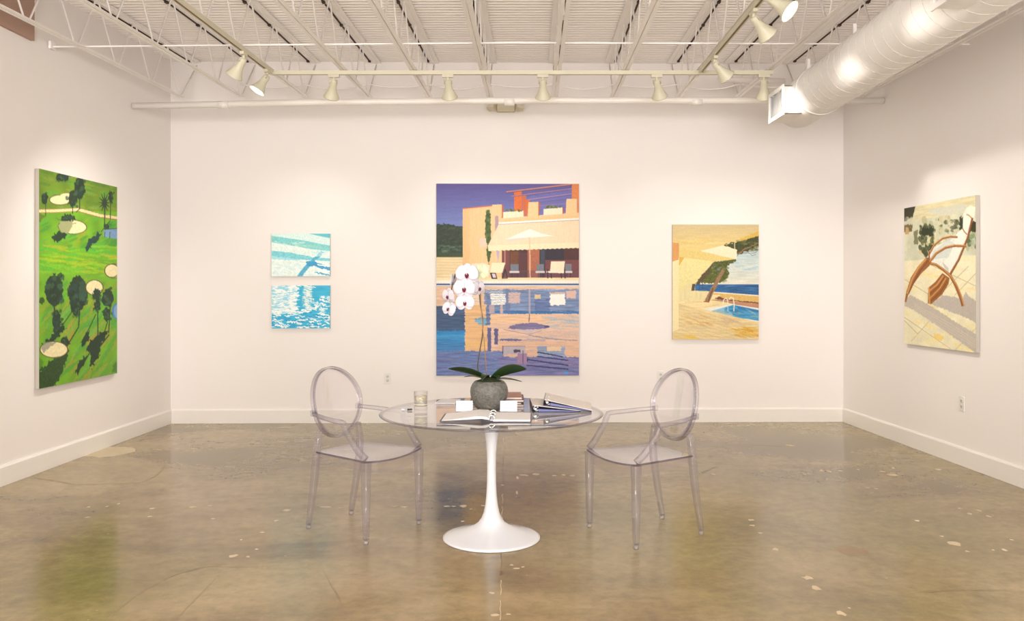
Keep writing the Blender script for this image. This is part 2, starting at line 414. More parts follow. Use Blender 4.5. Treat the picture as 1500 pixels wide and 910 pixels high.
jl = ['white bar joist closest to the left wall, leftmost of the twelve', 'second white bar joist from the left wall, next to the track joist',
      'white bar joist directly above the left lighting track', 'fourth white bar joist from the left, just right of the left track',
      'fifth white bar joist from the left, over the top left corner of the big painting', 'sixth white bar joist from the left, just left of the emergency light',
      'white bar joist just right of the emergency light, seventh from the left', 'eighth white bar joist from the left, above the right half of the back wall',
      'white bar joist directly above the right lighting track', 'tenth white bar joist from the left, ending near the duct register',
      'second white bar joist from the right wall, behind the round duct', 'white bar joist closest to the right wall, below the duct edge']
jpr = {}
def jx(i, D): return (JP[i] - CX) * JD / F + 0.026 * (D - JD)
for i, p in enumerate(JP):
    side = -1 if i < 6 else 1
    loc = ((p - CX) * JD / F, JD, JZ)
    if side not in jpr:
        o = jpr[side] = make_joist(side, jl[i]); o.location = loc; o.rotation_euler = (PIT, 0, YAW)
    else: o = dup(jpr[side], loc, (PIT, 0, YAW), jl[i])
def chz(D): return JZ + 0.0187 * (D - JD)

# pipe, bridging, cable
mb = MB(); P0 = at(188, 155.5, 8.02); P1 = at(1300, 147.5, 8.08)
P0.x = wl(8.02) + .005; P1.x = wr(8.08) - .005
pp = [P0, at(450, 150.3, 8.04), at(740, 147.5, 8.05), at(1000, 147.3, 8.06), P1]
mb.tube(pp, .031, 14)
for q in (.12, .5, .75): mb.tube([P0.lerp(P1, q) + Vector((-.05, 0, .012 if q == .5 else .006)), P0.lerp(P1, q) + Vector((.05, 0, .012 if q == .5 else .006))], .037, 14)
pipe = mb.build('ceiling_pipe', M['pipe'])
tag(pipe, 'long white horizontal pipe crossing the room below the joist ends', 'pipe')
mb = MB(); zb = chz(6.68) + .034
a = Vector((wl(6.8) + .003, 6.66, zb - .02)); b_ = Vector((wr(6.6) - .003, 6.66, zb))
mb.sweep([a, (0, 6.66, zb + .012), b_], rect(.011, .004)); mb.sweep([a + Vector((0, .006, .007)), (0, 6.666, zb + .019), b_ + Vector((0, .006, .007))], rect(.004, .009))
mb.box((a.x + .012, a.y, a.z + .012), (.02, .07, .06))
tag(mb.build('bridging_bar', M['steel']), 'thin white bridging bar crossing above the joist bottom chords', 'bar')
mb = MB(); pts = []
for i in range(1, 11):
    xa = jx(i, 8.4); xb = jx(i + 1, 8.4) if i < 11 else xa
    for k in range(6):
        t = k / 6; pts.append((xa + (xb - xa) * t, 8.42, 3.475 - (.03 if i % 2 else .05) * 4 * t * (1 - t)))
mb.tube(pts, .008, 6)
tag(mb.build('ceiling_cable', M['steel']), 'white cable sagging between the joists above the back wall', 'cable')
mb = MB(); pa = at(1052, 116, 8.3); pb = at(1150, 119, 8.3)
mb.tube([pa, pa + (pb - pa) * .03, pa + (pb - pa) * .04, pb], [.02, .02, .026, .026], 12)
tag(mb.build('short_pipe', M['pipe']), 'short white pipe between joists left of the duct register', 'pipe')

# ------------------------------------------------------------------ lighting tracks and heads
def track(a, b, label):
    a = Vector(a); b = Vector(b); t = thing('lighting_track', label, 'track', a, 0, 'cream lighting tracks under the joists')
    d = b - a; nrm = Vector((0, 0, 1))
    m = MB()
    side = d.normalized().cross(nrm).normalized()
    for s in (-1, 1): m.sweep([side * s * .014, d + side * s * .014], rect(.010, .034))
    m.sweep([Vector((0, 0, .010)), d + Vector((0, 0, .010))], rect(.03, .012))
    m.build('rail', M['cream'], t)
    m = MB(); m.sweep([d * .01 + Vector((0, 0, -.009)), d * .99 + Vector((0, 0, -.009))], rect(.0178, .012)); m.build('conductor_slot', M['slot'], t)
    return t
TZ = lambda D: chz(D) - .02
xl = lambda D: jx(2, D) + .02
xr = lambda D: jx(8, D) - .005
track((xl(-1), -1, TZ(-1)), (xl(7.3), 7.3, TZ(7.3)), 'left cream lighting track running from the front toward the back wall')
track((xr(-1), -1, TZ(-1)), (xr(7.3), 7.3, TZ(7.3)), 'right cream lighting track running from the front toward the back wall')
track((xl(7.37) - .02, 7.37, TZ(7.37)), (at(1132, 107, 7.37).x, 7.37, TZ(7.37)), 'cream lighting track crossing the room parallel to the back wall')
def make_head(label, loc, aim, energy, along, spread=70, col=(1.0, 0.915, 0.825)):
    """loc on the underside of the track; aim is the point lit"""
    t = thing('track_light', label, 'spotlight', loc, 0, 'cream bell-shaped track spotlights')
    loc = Vector(loc)
    al = (.10, .034) if along == 'x' else (.034, .10)
    m = MB(); m.box((0, 0, -.012), (al[0], al[1], .026)); m.lathe([(.012, -.05), (.012, -.02)], 12)
    m.build('adapter', M['cream'], t, .004)
    piv = Vector((0, 0, -.052))
    d = (Vector(aim) - loc - piv).normalized()
    R = d.to_track_quat('-Z', 'Y').to_matrix()
    m = MB()
    prof = [(.004, .010), (.020, .008), (.027, .0), (.029, -.02), (.030, -.055), (.036, -.08), (.047, -.11), (.060, -.138), (.068, -.154), (.071, -.160),
            (.068, -.160), (.064, -.152), (.054, -.132)]
    m.lathe(prof, 32, piv, mtx=R, caps=False); sh = m.build('shade', M['shade'], t)
    m = MB(); m.lathe([(.060, -.143), (.040, -.147), (.004, -.148)], 24, piv, mtx=R); m.build('lamp_face', M['lampin'], t)
    m = MB(); sd = R @ Vector((.032, 0, 0)); bk = R @ Vector((0, 0, -.03))
    m.tube([piv + sd + bk, piv + sd * 1.05 + Vector((0, 0, .004)), Vector((0, 0, -.042)), piv - sd * 1.05 + Vector((0, 0, .004)), piv - sd + bk], .006, 8)
    m.build('yoke', M['cream'], t)
    l = bpy.data.lights.new('track_spot', 'SPOT'); l.energy = energy; l.color = col; l.spot_size = math.radians(spread); l.spot_blend = 1.0; l.shadow_soft_size = .05
    lo = bpy.data.objects.new('track_spot', l); COL.objects.link(lo); lo.parent = t
    lo.location = piv + d * .18; lo.rotation_euler = d.to_track_quat('-Z', 'Y').to_euler()
    return t
EB, ES = 27, 58
tz = TZ(7.37) - .017
def hx(px): return (px - CX) * 7.37 / F
make_head('spotlight on the cross track above the two small blue paintings', (hx(489), 7.37, tz), at(440, 430, 8.88), EB, 'x', 75)
make_head('spotlight on the cross track above the left edge of the big painting', (hx(656), 7.37, tz), at(690, 420, 8.88), EB, 'x', 75)
make_head('spotlight on the cross track just right of the emergency light', (hx(795), 7.37, tz), at(800, 430, 8.88), EB, 'x', 75)
make_head('spotlight on the cross track above the yellow terrace painting', (hx(962), 7.37, tz), at(1020, 430, 8.88), EB, 'x', 75)
make_head('spotlight at the right end of the cross track beside the duct register', (hx(1119), 7.37, tz), at(1120, 440, 8.88), EB, 'x', 75)
make_head('left track spotlight with unlit side seen, turned to the golf painting', (xl(6.62), 6.62, TZ(6.62) - .017), (-3.6, 7.3, 1.2), ES, 'y', 84)
make_head('lit spotlight at the far end of the left track', (xl(7.2), 7.2, TZ(7.2) - .017), (-3.65, 6.5, .5), ES, 'y', 80)
make_head('spotlight at the far end of the right track', (xr(6.75), 6.75, TZ(6.75) - .017), (3.6, 7.6, 1.4), ES, 'y', 82)
make_head('spotlight on the right track just behind the lit one', (xr(5.55), 5.55, TZ(5.55) - .017), (3.6, 6.4, 1.3), ES, 'y', 73)
make_head('brightly lit spotlight at the top of the frame on the right track', (xr(5.16), 5.16, TZ(5.16) - .017), (3.6, 3.7, 1.1), ES, 'y', 74)
# unseen heads added on the same tracks to light the front and table
make_head('added spotlight on the left track, out of view above the front of the room', (xl(3.4), 3.4, TZ(3.4) - .017), (-3.75, 4.0, 1.2), ES, 'y', 85)
make_head('added spotlight on the right track, out of view above the front of the room', (xr(3.0), 3.0, TZ(3.0) - .017), (3.75, 3.4, 1.2), ES, 'y', 85)
make_head('added out-of-view spotlight on the left track turned down to the round table', (xl(2.2), 2.2, TZ(2.2) - .017), (-.3, 5.0, .6), 22, 'y', 70)
make_head('added out-of-view spotlight on the right track turned down to the round table', (xr(2.0), 2.0, TZ(2.0) - .017), (.3, 5.0, .6), 22, 'y', 70)

# ------------------------------------------------------------------ duct
def dx(D): return 2.53 - .021 * (7.45 - D)
DZ, DR = 3.045, .197
d = thing('air_duct', 'large round white spiral duct hanging along the right wall', 'duct', (0, 0, 0))
mb = MB(); n = 48; yv = [-2.9, 7.45]
axis = Vector((dx(7.45) - dx(-2.9), 10.35, 0)).normalized()
Rm = axis.to_track_quat('Z', 'Y').to_matrix()
base = Vector((dx(-2.9), -2.9, DZ)); Ld = 10.35 / axis.y
prof = [(DR * .2, 0), (DR, 0)] + [(DR, Ld * k / 40) for k in range(1, 40)] + [(DR, Ld - .012), (DR - .01, Ld), (.02, Ld)]
mb.lathe(prof, n, base, mtx=Rm); mb.build('spiral_shell', M['duct'], d)
mb = MB(); pts = []; turns = int(Ld / .135)
for k in range(turns * 28 - 90):
    a = 2 * PI * k / 28; pts.append(base + Rm @ Vector(((DR + .0005) * math.cos(a), (DR + .0005) * math.sin(a), .135 * k / 28)))
mb.tube(pts, .0020, 5); mb.build('spiral_seam', M['seam'], d)
mb = MB(); L1 = (6.86 + 2.9) / axis.y
mb.lathe([(DR + .0005, L1 - .02), (DR + .006, L1 - .018), (DR + .006, L1 + .018), (DR + .0005, L1 + .02)], n, base, mtx=Rm, caps=False); mb.build('joint_band', M['duct'], d)
def register(y0, y1, xo):
    zb, zt = 2.88, 3.113
    t = MB(); yc = (y0 + y1) / 2
    xi = dx(yc) - .02
    # hollow sheet-metal box open to the left
    th = .006
    t.box2((xo, y0, zb), (xi, y0 + th, zt)); t.box2((xo, y1 - th, zb), (xi, y1, zt)); t.box2((xo, y0, zb), (xi, y1, zb + th)); t.box2((xo, y0, zt - th), (xi, y1, zt))
    r = t.build('register_box', M['duct'], d)
    t = MB(); w = .022
    t.box2((xo - .014, y0 - .012, zb - .012), (xo, y0 + w, zt + .012)); t.box2((xo - .014, y1 - w, zb - .012), (xo, y1 + .012, zt + .012))
    t.box2((xo - .014, y0 + w, zb - .012), (xo, y1 - w, zb + w)); t.box2((xo - .014, y0 + w, zt - w), (xo, y1 - w, zt + .012)); t.build('grille_frame', M['duct'], r, .003)
    t = MB()
    for k in range(9):
        y = y0 + .03 + (y1 - y0 - .06) * k / 8
        t.box((xo + .018, y, (zb + zt) / 2), (.03, .002, zt - zb - .03), Matrix.Rotation(.5, 3, 'Z'))
    t.build('louver', M['ductin'], r)
register(6.98, 7.36, 2.262); register(3.98, 4.36, 2.19)
for y in (6.05, 7.05, 4.6, 3.0):
    mb = MB(); x = dx(y) - .03
    mb.box2((x - .012, y - .003, DZ + DR - .01), (x + .012, y + .003, chz(y) + .02))
    mb.build('hanger_strap', M['steel'], d)
# ------------------------------------------------------------------ fixtures on the walls
e = thing('emergency_light', 'pale twin-head emergency light on the back wall under the pipe', 'emergency light', (at(741, 157, 8.9).x, wb(-.07), at(741, 157.5, 8.92).z))
mb = MB(); mb.box((0, -.035, 0), (.19, .07, .115)); mb.build('housing', M['exitb'], e, .008)
for s, yaw in ((-1, .5), (1, -.25)):
    mb = MB(); R = Matrix.Rotation(yaw * -s * s, 3, 'Z') @ Matrix.Rotation(-.35, 3, 'X')
    mb.box((s * .145, -.06, .0), (.085, .07, .085), R); mb.box((s * .1, -.045, 0), (.03, .02, .02))
    h = mb.build('lamp_head', M['exitb'], e, .008)
    mb = MB(); mb.box(Vector((s * .145, -.06, 0)) + R @ Vector((0, -.037, 0)), (.074, .006, .074), R); mb.build('head_lens', M['lens'], h, .002)
def outlet(loc, rz, label):
    o = thing('wall_outlet', label, 'outlet', loc, rz, 'white wall outlets')
    m = MB(); m.box((0, -.004, 0), (.074, .008, .118)); m.build('cover_plate', M['plate'], o, .003)
    for z in (-.022, .022):
        m = MB(); m.lathe([(.017, 0), (.017, .003), (.015, .004)], 20, (0, -.008, z), mtx=Matrix.Rotation(PI / 2, 3, 'X')); s = m.build('socket', M['socket'], o)
        m = MB(); m.box((-.006, -.0125, z + .002), (.002, .002, .008)); m.box((.006, -.0125, z + .002), (.002, .002, .008)); m.box((0, -.0125, z - .008), (.004, .002, .004)); m.build('slot', M['dark'], s)
    return o
x = at(568, 555, 8.9).x; outlet((x, wb(x), at(568, 554.5, 8.9).z), 0, 'white outlet low on the back wall left of the big painting')
x = at(967.5, 552, 8.95).x; outlet((x, wb(x), at(967, 551.5, 8.95).z), 0, 'white outlet low on the back wall behind the right chair')
outlet((wr(6.76), 6.76, at(1409, 591.5, 6.76).z), -PI / 2 , 'white outlet low on the right wall below the deck chair painting')
mb = MB(); mb.hexa([(wl(4.2), 4.2, 3.317), (wl(6.41), 6.41, 3.317), (wl(6.41) + .03, 6.41, 3.317), (wl(4.2) + .03, 4.2, 3.317)],
                   [(wl(4.2), 4.2, 3.72), (wl(6.41), 6.41, 3.72), (wl(6.41) + .03, 6.41, 3.72), (wl(4.2) + .03, 4.2, 3.72)])
tag(mb.build('wall_panel', M['brown']), 'brown rectangular panel high on the left wall by the ceiling', 'panel')

# ------------------------------------------------------------------ paintings
rng = np.random.default_rng(7)
paint_gain = .93
def smooth_noise(h, w, sy, sx):
    gh, gw = max(2, int(h / sy) + 2), max(2, int(w / sx) + 2)
    g = rng.random((gh, gw))
    yy = np.linspace(0, gh - 1.001, h); xx = np.linspace(0, gw - 1.001, w)
    y0 = yy.astype(int); x0 = xx.astype(int); fy = (yy - y0)[:, None]; fx = (xx - x0)[None]
    fy = fy * fy * (3 - 2 * fy); fx = fx * fx * (3 - 2 * fx)
    a = g[y0][:, x0]; b = g[y0][:, x0 + 1]; c = g[y0 + 1][:, x0]; d_ = g[y0 + 1][:, x0 + 1]
    return (a * (1 - fx) + b * fx) * (1 - fy) + (c * (1 - fx) + d_ * fx) * fy
class Canvas:
    """paint on a canvas whose four corners (tl, tr, br, bl) are given in picture coordinates"""
    def __init__(s, corners, w, h, ss=2, base=(128, 128, 128)):
        s.w, s.h, s.ss = w, h, ss; s.W, s.Hh = w * ss, h * ss
        s.img = np.empty((s.Hh, s.W, 3)); s.img[:] = base
        src = corners; dst = [(0, 0), (s.W, 0), (s.W, s.Hh), (0, s.Hh)]
        A = []; B = []
        for (x, y), (u, v) in zip(src, dst):
            A.append([x, y, 1, 0, 0, 0, -u * x, -u * y]); B.append(u)
            A.append([0, 0, 0, x, y, 1, -v * x, -v * y]); B.append(v)
        s.Hm = np.append(np.linalg.solve(np.array(A), np.array(B)), 1).reshape(3, 3)
        s.o = (0, 0); s.k = 1.0
        s.ny = smooth_noise(s.Hh, s.W, 6, 6) - .5; s.nx = smooth_noise(s.Hh, s.W, 6, 6) - .5
        s.fine = smooth_noise(s.Hh, s.W, 3, 3) - .5; s.st = smooth_noise(s.Hh, s.W, 3, 40) - .5; s.vt = smooth_noise(s.Hh, s.W, 40, 3) - .5
        s.big = smooth_noise(s.Hh, s.W, 30, 40) - .5
    def view(s, ox, oy, k): s.o = (ox, oy); s.k = k
    def tr(s, pts):
        p = np.array(pts, float) / s.k + np.array(s.o)
        q = np.c_[p, np.ones(len(p))] @ s.Hm.T
        return q[:, :2] / q[:, 2:]
    def mask(s, P, rough=0):
        m = int(rough) + 2
        x0 = max(0, int(P[:, 0].min()) - m); x1 = min(s.W, int(P[:, 0].max()) + m + 1); y0 = max(0, int(P[:, 1].min()) - m); y1 = min(s.Hh, int(P[:, 1].max()) + m + 1)
        if x1 <= x0 or y1 <= y0: return None
        X, Y = np.meshgrid(np.arange(x0, x1) + .5, np.arange(y0, y1) + .5)
        if rough: X = X + s.nx[y0:y1, x0:x1] * 2 * rough; Y = Y + s.ny[y0:y1, x0:x1] * 2 * rough
        ins = np.zeros(X.shape, bool)
        for i in range(len(P)):
            ax, ay = P[i]; bx, by = P[i - 1]
            if ay == by: continue
            c = (ay > Y) != (by > Y)
            ins ^= c & (X < (bx - ax) * (Y - ay) / (by - ay) + ax)
        return (slice(y0, y1), slice(x0, x1)), ins
    def paintP(s, P, col, rough=0, var=0.0, kind='fine', a=1.0, col2=None, axis='y'):
        r = s.mask(P, rough)
        if r is None: return
        sl, ins = r
        n = getattr(s, kind)[sl][..., None]
        c = np.array(col, float)
        if col2 is not None:
            if axis == 'y': t = (np.arange(sl[0].start, sl[0].stop)[:, None] - P[:, 1].min()) / max(1, np.ptp(P[:, 1])) * np.ones(ins.shape)
            else: t = (np.arange(sl[1].start, sl[1].stop)[None] - P[:, 0].min()) / max(1, np.ptp(P[:, 0])) * np.ones(ins.shape)
            t = np.clip(t, 0, 1)[..., None]; c = c * (1 - t) + np.array(col2, float) * t
        val = c * (1 + var * (2.2 if kind == 'st' else 1.3) * n)
        w = (ins * a)[..., None]
        s.img[sl] = s.img[sl] * (1 - w) + val * w
    def poly(s, pts, col, **k): s.paintP(s.tr(pts), col, **k)
    def rect(s, x0, y0, x1, y1, col, **k): s.poly([(x0, y0), (x1, y0), (x1, y1), (x0, y1)], col, **k)
    def ell(s, cx, cy, rx, ry, col, rot=0, **k):
        a = np.linspace(0, 2 * PI, 30, endpoint=False)
        x, y = rx * np.cos(a), ry * np.sin(a)
        s.poly(np.c_[cx + x * math.cos(rot) - y * math.sin(rot), cy + x * math.sin(rot) + y * math.cos(rot)], col, **k)
    def line(s, pts, w, col, w2=None, **k):
        P = np.array(pts, float); n = len(P); Lf = []; Rt = []
        for i in range(n):
            t = P[min(i + 1, n - 1)] - P[max(i - 1, 0)]; t = t / (np.hypot(*t) + 1e-9)
            ww = w if w2 is None else w + (w2 - w) * i / (n - 1)
            q = np.array([-t[1], t[0]]) * ww / 2; Lf.append(P[i] + q); Rt.append(P[i] - q)
        s.poly(Lf + Rt[::-1], col, **k)
    def dabs(s, x0, y0, x1, y1, n, w, h, cols, a=0.6, rot=0.0, var=.06):
        a *= .8
        for _ in range(n):
            c = cols[rng.integers(len(cols))]; q = rng.uniform(.5, 1.3)
            s.ell(rng.uniform(x0, x1), rng.uniform(y0, y1), w * q, h * q, c, rot + rng.normal() * .12, a=a, var=var, rough=1)
    def final(s):
        im = s.img * (1 + .025 * 2 * s.fine[..., None])
        im = np.clip(im * paint_gain, 0, 250).reshape(s.h, s.ss, s.w, s.ss, 3).mean((1, 3)) / 255
        return np.where(im <= .04045, im / 12.92, ((im + .055) / 1.055) ** 2.4)
def paint_mat():
    m, nt, p, out = new_mat('oil_paint')
    at_ = N(nt, 'ShaderNodeAttribute'); at_.attribute_name = 'paint'
    nt.links.new(at_.outputs['Color'], p.inputs['Base Color']); p.inputs['Roughness'].default_value = .5; p.inputs['Specular IOR Level'].default_value = .3
    tc = N(nt, 'ShaderNodeTexCoord'); n = N(nt, 'ShaderNodeTexNoise'); n.inputs['Scale'].default_value = 160
    nt.links.new(tc.outputs['Object'], n.inputs['Vector'])
    b = N(nt, 'ShaderNodeBump'); b.inputs['Strength'].default_value = .12; b.inputs['Distance'].default_value = .003
    nt.links.new(n.outputs['Fac'], b.inputs['Height']); nt.links.new(b.outputs[0], p.inputs['Normal'])
    return m
M['oil'] = paint_mat()
def hang(cv, label, tl, tr, bl, thick, group=None, side='canvas'):
    """tl, tr, bl: world corners of the painted face; the wall is `thick` behind it"""
    tl, tr, bl = Vector(tl), Vector(tr), Vector(bl)
    u = tr - tl; v = bl - tl; nrm = u.cross(v).normalized()            # points away from the viewer, into the wall
    o = thing('painting', label, 'painting', tl + u / 2 + v, 0, group)
    loc = o.location.copy()
    img = cv.final(); h, w = cv.h, cv.w
    js = (np.arange(w) / (w - 1)); is_ = (np.arange(h) / (h - 1))
    P = (np.array(tl - loc)[None, None] + is_[:, None, None] * np.array(v)[None, None] + js[None, :, None] * np.array(u)[None, None]).reshape(-1, 3)
    idx = np.arange(h * w).reshape(h, w)
    fc = np.stack([idx[:-1, :-1], idx[1:, :-1], idx[1:, 1:], idx[:-1, 1:]], -1).reshape(-1, 4)
    me = bpy.data.meshes.new('painted_face')
    me.vertices.add(len(P)); me.vertices.foreach_set('co', P.astype(np.float32).ravel())
    me.loops.add(fc.size); me.loops.foreach_set('vertex_index', fc.astype(np.int32).ravel())
    me.polygons.add(len(fc)); me.polygons.foreach_set('loop_start', np.arange(0, fc.size, 4, dtype=np.int32))
    me.update(calc_edges=True)
    ca = me.color_attributes.new('paint', 'FLOAT_COLOR', 'POINT')
    ca.data.foreach_set('color', np.c_[img.reshape(-1, 3), np.ones(h * w)].astype(np.float32).ravel())
    me.materials.append(M['oil']); f = bpy.data.objects.new('painted_face', me); COL.objects.link(f); f.parent = o
    mb = MB(); q = nrm * thick; s0 = nrm * .001
    a = [tl - loc + s0, tr - loc + s0, tr + v - loc + s0, bl - loc + s0]
    mb.hexa(a, [p + q - s0 for p in a]); mb.build('canvas_side', M[side], o, .002)
    return o

# -- big villa and pool painting
def villa():
    c = Canvas([(639.3, 269.2), (848.2, 269.2), (848.2, 550.3), (639.3, 550.3)], 290, 390)
    sky = (96, 86, 152); c.view(635, 265, 5.686)
    c.rect(15, 20, 1220, 420, (92, 82, 152), col2=(122, 142, 204), var=.03, kind='st')
    c.poly([(700, 150), (1220, 60), (1220, 330), (590, 330)], (112, 112, 186), a=.8, var=.02, kind='st', rough=5)
    c.poly([(15, 365), (80, 358), (150, 362), (200, 375), (260, 380), (260, 645), (15, 645)], (44, 60, 44), rough=4, var=.35)
    c.dabs(20, 380, 240, 600, 60, 14, 9, [(34, 48, 36), (60, 78, 50), (74, 92, 60), (30, 44, 40)], .5)
    c.dabs(40, 540, 235, 600, 26, 22, 7, [(96, 128, 110), (120, 140, 110), (70, 100, 88)], .45)
    c.rect(15, 600, 250, 640, (62, 78, 40), a=.6, rough=3)
    c.rect(15, 636, 260, 860, (240, 218, 172), var=.03, kind='st')
    for y in range(655, 830, 24): c.line([(15, y), (250, y + 3)], 4, (214, 180, 128), a=.6)
    c.poly([(245, 236), (490, 212), (490, 200), (572, 198), (572, 310), (1220, 262), (1220, 830), (245, 830)], (242, 204, 152), var=.03, kind='vt')
    c.rect(245, 236, 300, 720, (236, 184, 120), a=.4, rough=4)
    c.line([(245, 234), (490, 210)], 8, (222, 112, 66)); c.poly([(570, 198), (584, 212), (580, 310), (568, 310)], (206, 96, 52))
    c.poly([(578, 330), (1220, 285), (1220, 330), (560, 352)], (246, 200, 142)); 
    c.poly([(672, 88), (736, 84), (736, 250), (672, 255)], (226, 112, 44), var=.05); c.poly([(736, 122), (770, 118), (766, 295), (742, 295)], (206, 104, 60))
    c.poly([(768, 158), (802, 156), (798, 295), (770, 296)], (214, 108, 48))
    c.poly([(1150, 24), (1220, 22), (1220, 265), (1195, 265), (1195, 150), (1150, 150)], (226, 136, 76), var=.04)
    c.poly([(868, 178), (888, 178), (880, 292), (868, 292)], (196, 96, 56))
    c.poly([(790, 180), (872, 176), (872, 292), (784, 298)], (250, 208, 156)); c.poly([(1106, 150), (1194, 150), (1194, 268), (1100, 272)], (250, 206, 152))
    for a_, b_, w, col in (((606, 95), (1155, 28), 11, (206, 138, 122)), ((606, 101), (1155, 36), 5, (104, 66, 90)), ((650, 130), (1150, 66), 6, (188, 134, 150)), ((650, 134), (1150, 72), 4, (104, 80, 120)),
                           ((790, 158), (1150, 108), 6, (184, 140, 160)), ((800, 166), (1150, 118), 4, (104, 80, 130)), ((885, 180), (1110, 155), 5, (110, 84, 130)), ((885, 208), (1105, 190), 5, (160, 124, 150)), ((885, 240), (1105, 222), 5, (120, 94, 140))):
        c.line([a_, b_], w, col)
    c.poly([(580, 262), (750, 250), (750, 300), (580, 314)], (255, 236, 206)); c.poly([(915, 236), (1072, 222), (1072, 276), (915, 288)], (255, 236, 206)); c.poly([(1072, 222), (1088, 232), (1084, 274), (1072, 276)], (176, 84, 50))
    c.dabs(592, 240, 742, 256, 30, 8, 6, [(92, 110, 40), (130, 130, 50), (60, 80, 34)], .8); c.dabs(930, 206, 1068, 226, 30, 9, 7, [(92, 120, 50), (150, 150, 70), (70, 96, 46)], .8)
    c.poly([(512, 300), (522, 290), (538, 292), (545, 330), (545, 350), (514, 445)], (178, 152, 160), rough=1)
    c.poly([(522, 580), (552, 578), (538, 685)], (196, 176, 208)); 
    c.poly([(438, 262), (452, 238), (470, 246), (478, 300), (480, 470), (470, 545), (482, 592), (464, 700), (442, 600), (448, 540), (434, 480), (432, 340)], (66, 88, 36), rough=3, var=.3)
    c.dabs(440, 255, 472, 500, 30, 7, 14, [(92, 122, 60), (50, 72, 30), (110, 136, 84)], .6); c.line([(462, 690), (464, 760)], 5, (90, 80, 50))
    c.rect(385, 478, 438, 550, (238, 208, 192))
    c.poly([(545, 362), (1220, 330), (1220, 518), (452, 542)], (250, 222, 188), var=.03, kind='vt'); c.line([(542, 354), (1220, 316)], 15, (252, 246, 240)); c.line([(545, 364), (1220, 327)], 4, (168, 156, 176))
    c.poly([(570, 575), (1220, 556), (1220, 808), (570, 808)], (116, 66, 62), var=.1, kind='vt')
    c.rect(590, 570, 600, 700, (196, 130, 120)); c.rect(635, 570, 782, 806, (76, 46, 50), var=.2, kind='vt'); c.rect(640, 590, 712, 700, (112, 66, 36), var=.15); c.rect(705, 600, 780, 760, (96, 52, 54), a=.7)
    c.rect(785, 560, 882, 806, (178, 106, 76), var=.08); c.rect(882, 560, 1220, 806, (46, 38, 52), var=.15, kind='vt'); c.rect(1085, 560, 1220, 660, (80, 42, 40)); c.rect(930, 660, 1220, 806, (116, 64, 66), var=.12); c.rect(890, 575, 925, 700, (58, 66, 84))
    c.rect(600, 745, 1220, 808, (104, 66, 84), a=.45)
    c.poly([(452, 540), (1220, 514), (1220, 556)] + [(1220 - 38.4 * i - 19 * (j), 556 + 1.25 * i + (7 if j else 0)) for i in range(20) for j in (0, 1)] + [(458, 584)], (255, 234, 196))
    c.poly([(598, 490), (720, 436), (802, 402), (900, 440), (1002, 460), (900, 466), (802, 474), (700, 482), (620, 512)], (255, 246, 236)); c.poly([(598, 490), (700, 478), (802, 472), (802, 478), (622, 514)], (248, 216, 200))
    c.line([(800, 470), (804, 806)], 8, (236, 198, 168))
    c.rect(15, 806, 1220, 832, (250, 226, 180), var=.04, kind='st'); c.rect(250, 700, 480, 806, (244, 206, 150), a=.5)
    # loungers and chairs
    c.poly([(318, 690), (420, 686), (470, 705), (460, 800), (318, 800)], (250, 236, 210))
    c.poly([(488, 684), (598, 682), (574, 766), (470, 764)], (255, 240, 204)); c.poly([(470, 766), (520, 768), (532, 816), (486, 816)], (40, 36, 56)); c.poly([(486, 774), (514, 775), (522, 806), (496, 806)], (230, 216, 220))
    c.line([(600, 735), (572, 815)], 9, (36, 32, 50)); c.line([(600, 745), (616, 812)], 7, (36, 32, 50)); c.line([(572, 812), (616, 812)], 6, (36, 32, 50))
    for x0, x1, y0, y1 in ((640, 708, 694, 752), (858, 920, 694, 752), (1098, 1148, 692, 752)):
        c.rect(x0, y0, x1, y1, (120, 124, 138), var=.06); c.rect(x0 - 8, y1, x1 + 6, y1 + 16, (220, 212, 214)); c.line([(x0 + 14, y1 + 16), (x0 + 14, 806)], 5, (46, 40, 60)); c.line([(x1 - 8, y1 + 16), (x1 - 8, 806)], 5, (46, 40, 60))
    c.poly([(978, 672), (1094, 670), (1084, 756), (970, 752)], (255, 238, 206)); c.poly([(940, 750), (1086, 754), (1084, 770), (940, 766)], (252, 240, 224))
    for x in (948, 978, 1062, 1092): c.line([(x, 735 if x in (948, 1092) else 768), (x + 4, 812)], 8, (40, 34, 56))
    c.rect(15, 830, 1220, 858, (248, 246, 236)); 
    for x in range(20, 1220, 22): c.line([(x, 832), (x, 856)], 2, (214, 214, 214), a=.6)
    c.rect(15, 856, 1220, 868, (58, 84, 140)); c.rect(15, 868, 1220, 884, (210, 220, 232))
    # water
    c.view(635, 405, 5.873)
    c.rect(10, 82, 1260, 120, (234, 200, 172), var=.06, kind='st'); c.rect(10, 100, 1260, 860, (230, 194, 166), var=.06, kind='st')
    c.rect(440, 112, 1260, 325, (124, 146, 188), var=.16, kind='st', rough=3); c.poly([(560, 290), (860, 300), (1260, 300), (1260, 345), (900, 335), (470, 325)], (64, 126, 190), var=.15, kind='st', rough=3)
    c.rect(620, 110, 660, 320, (96, 110, 156), a=.5, rough=3); c.rect(870, 200, 1000, 300, (70, 92, 146), a=.5, rough=5, var=.2, kind='st')
    c.rect(15, 84, 270, 258, (232, 196, 166), var=.07, kind='st'); c.rect(15, 256, 272, 468, (64, 90, 128), var=.2, kind='st', rough=3); c.rect(120, 250, 272, 330, (80, 104, 150), a=.6, rough=3, var=.2, kind='st')
    c.rect(15, 466, 272, 645, (40, 142, 208), var=.12, kind='st', rough=3, col2=(72, 130, 190)); c.rect(15, 500, 270, 530, (90, 180, 225), a=.4, rough=3)
    c.rect(275, 240, 470, 650, (236, 190, 138), var=.06, kind='st', rough=2); c.rect(275, 560, 460, 600, (244, 200, 120), a=.6, rough=3)
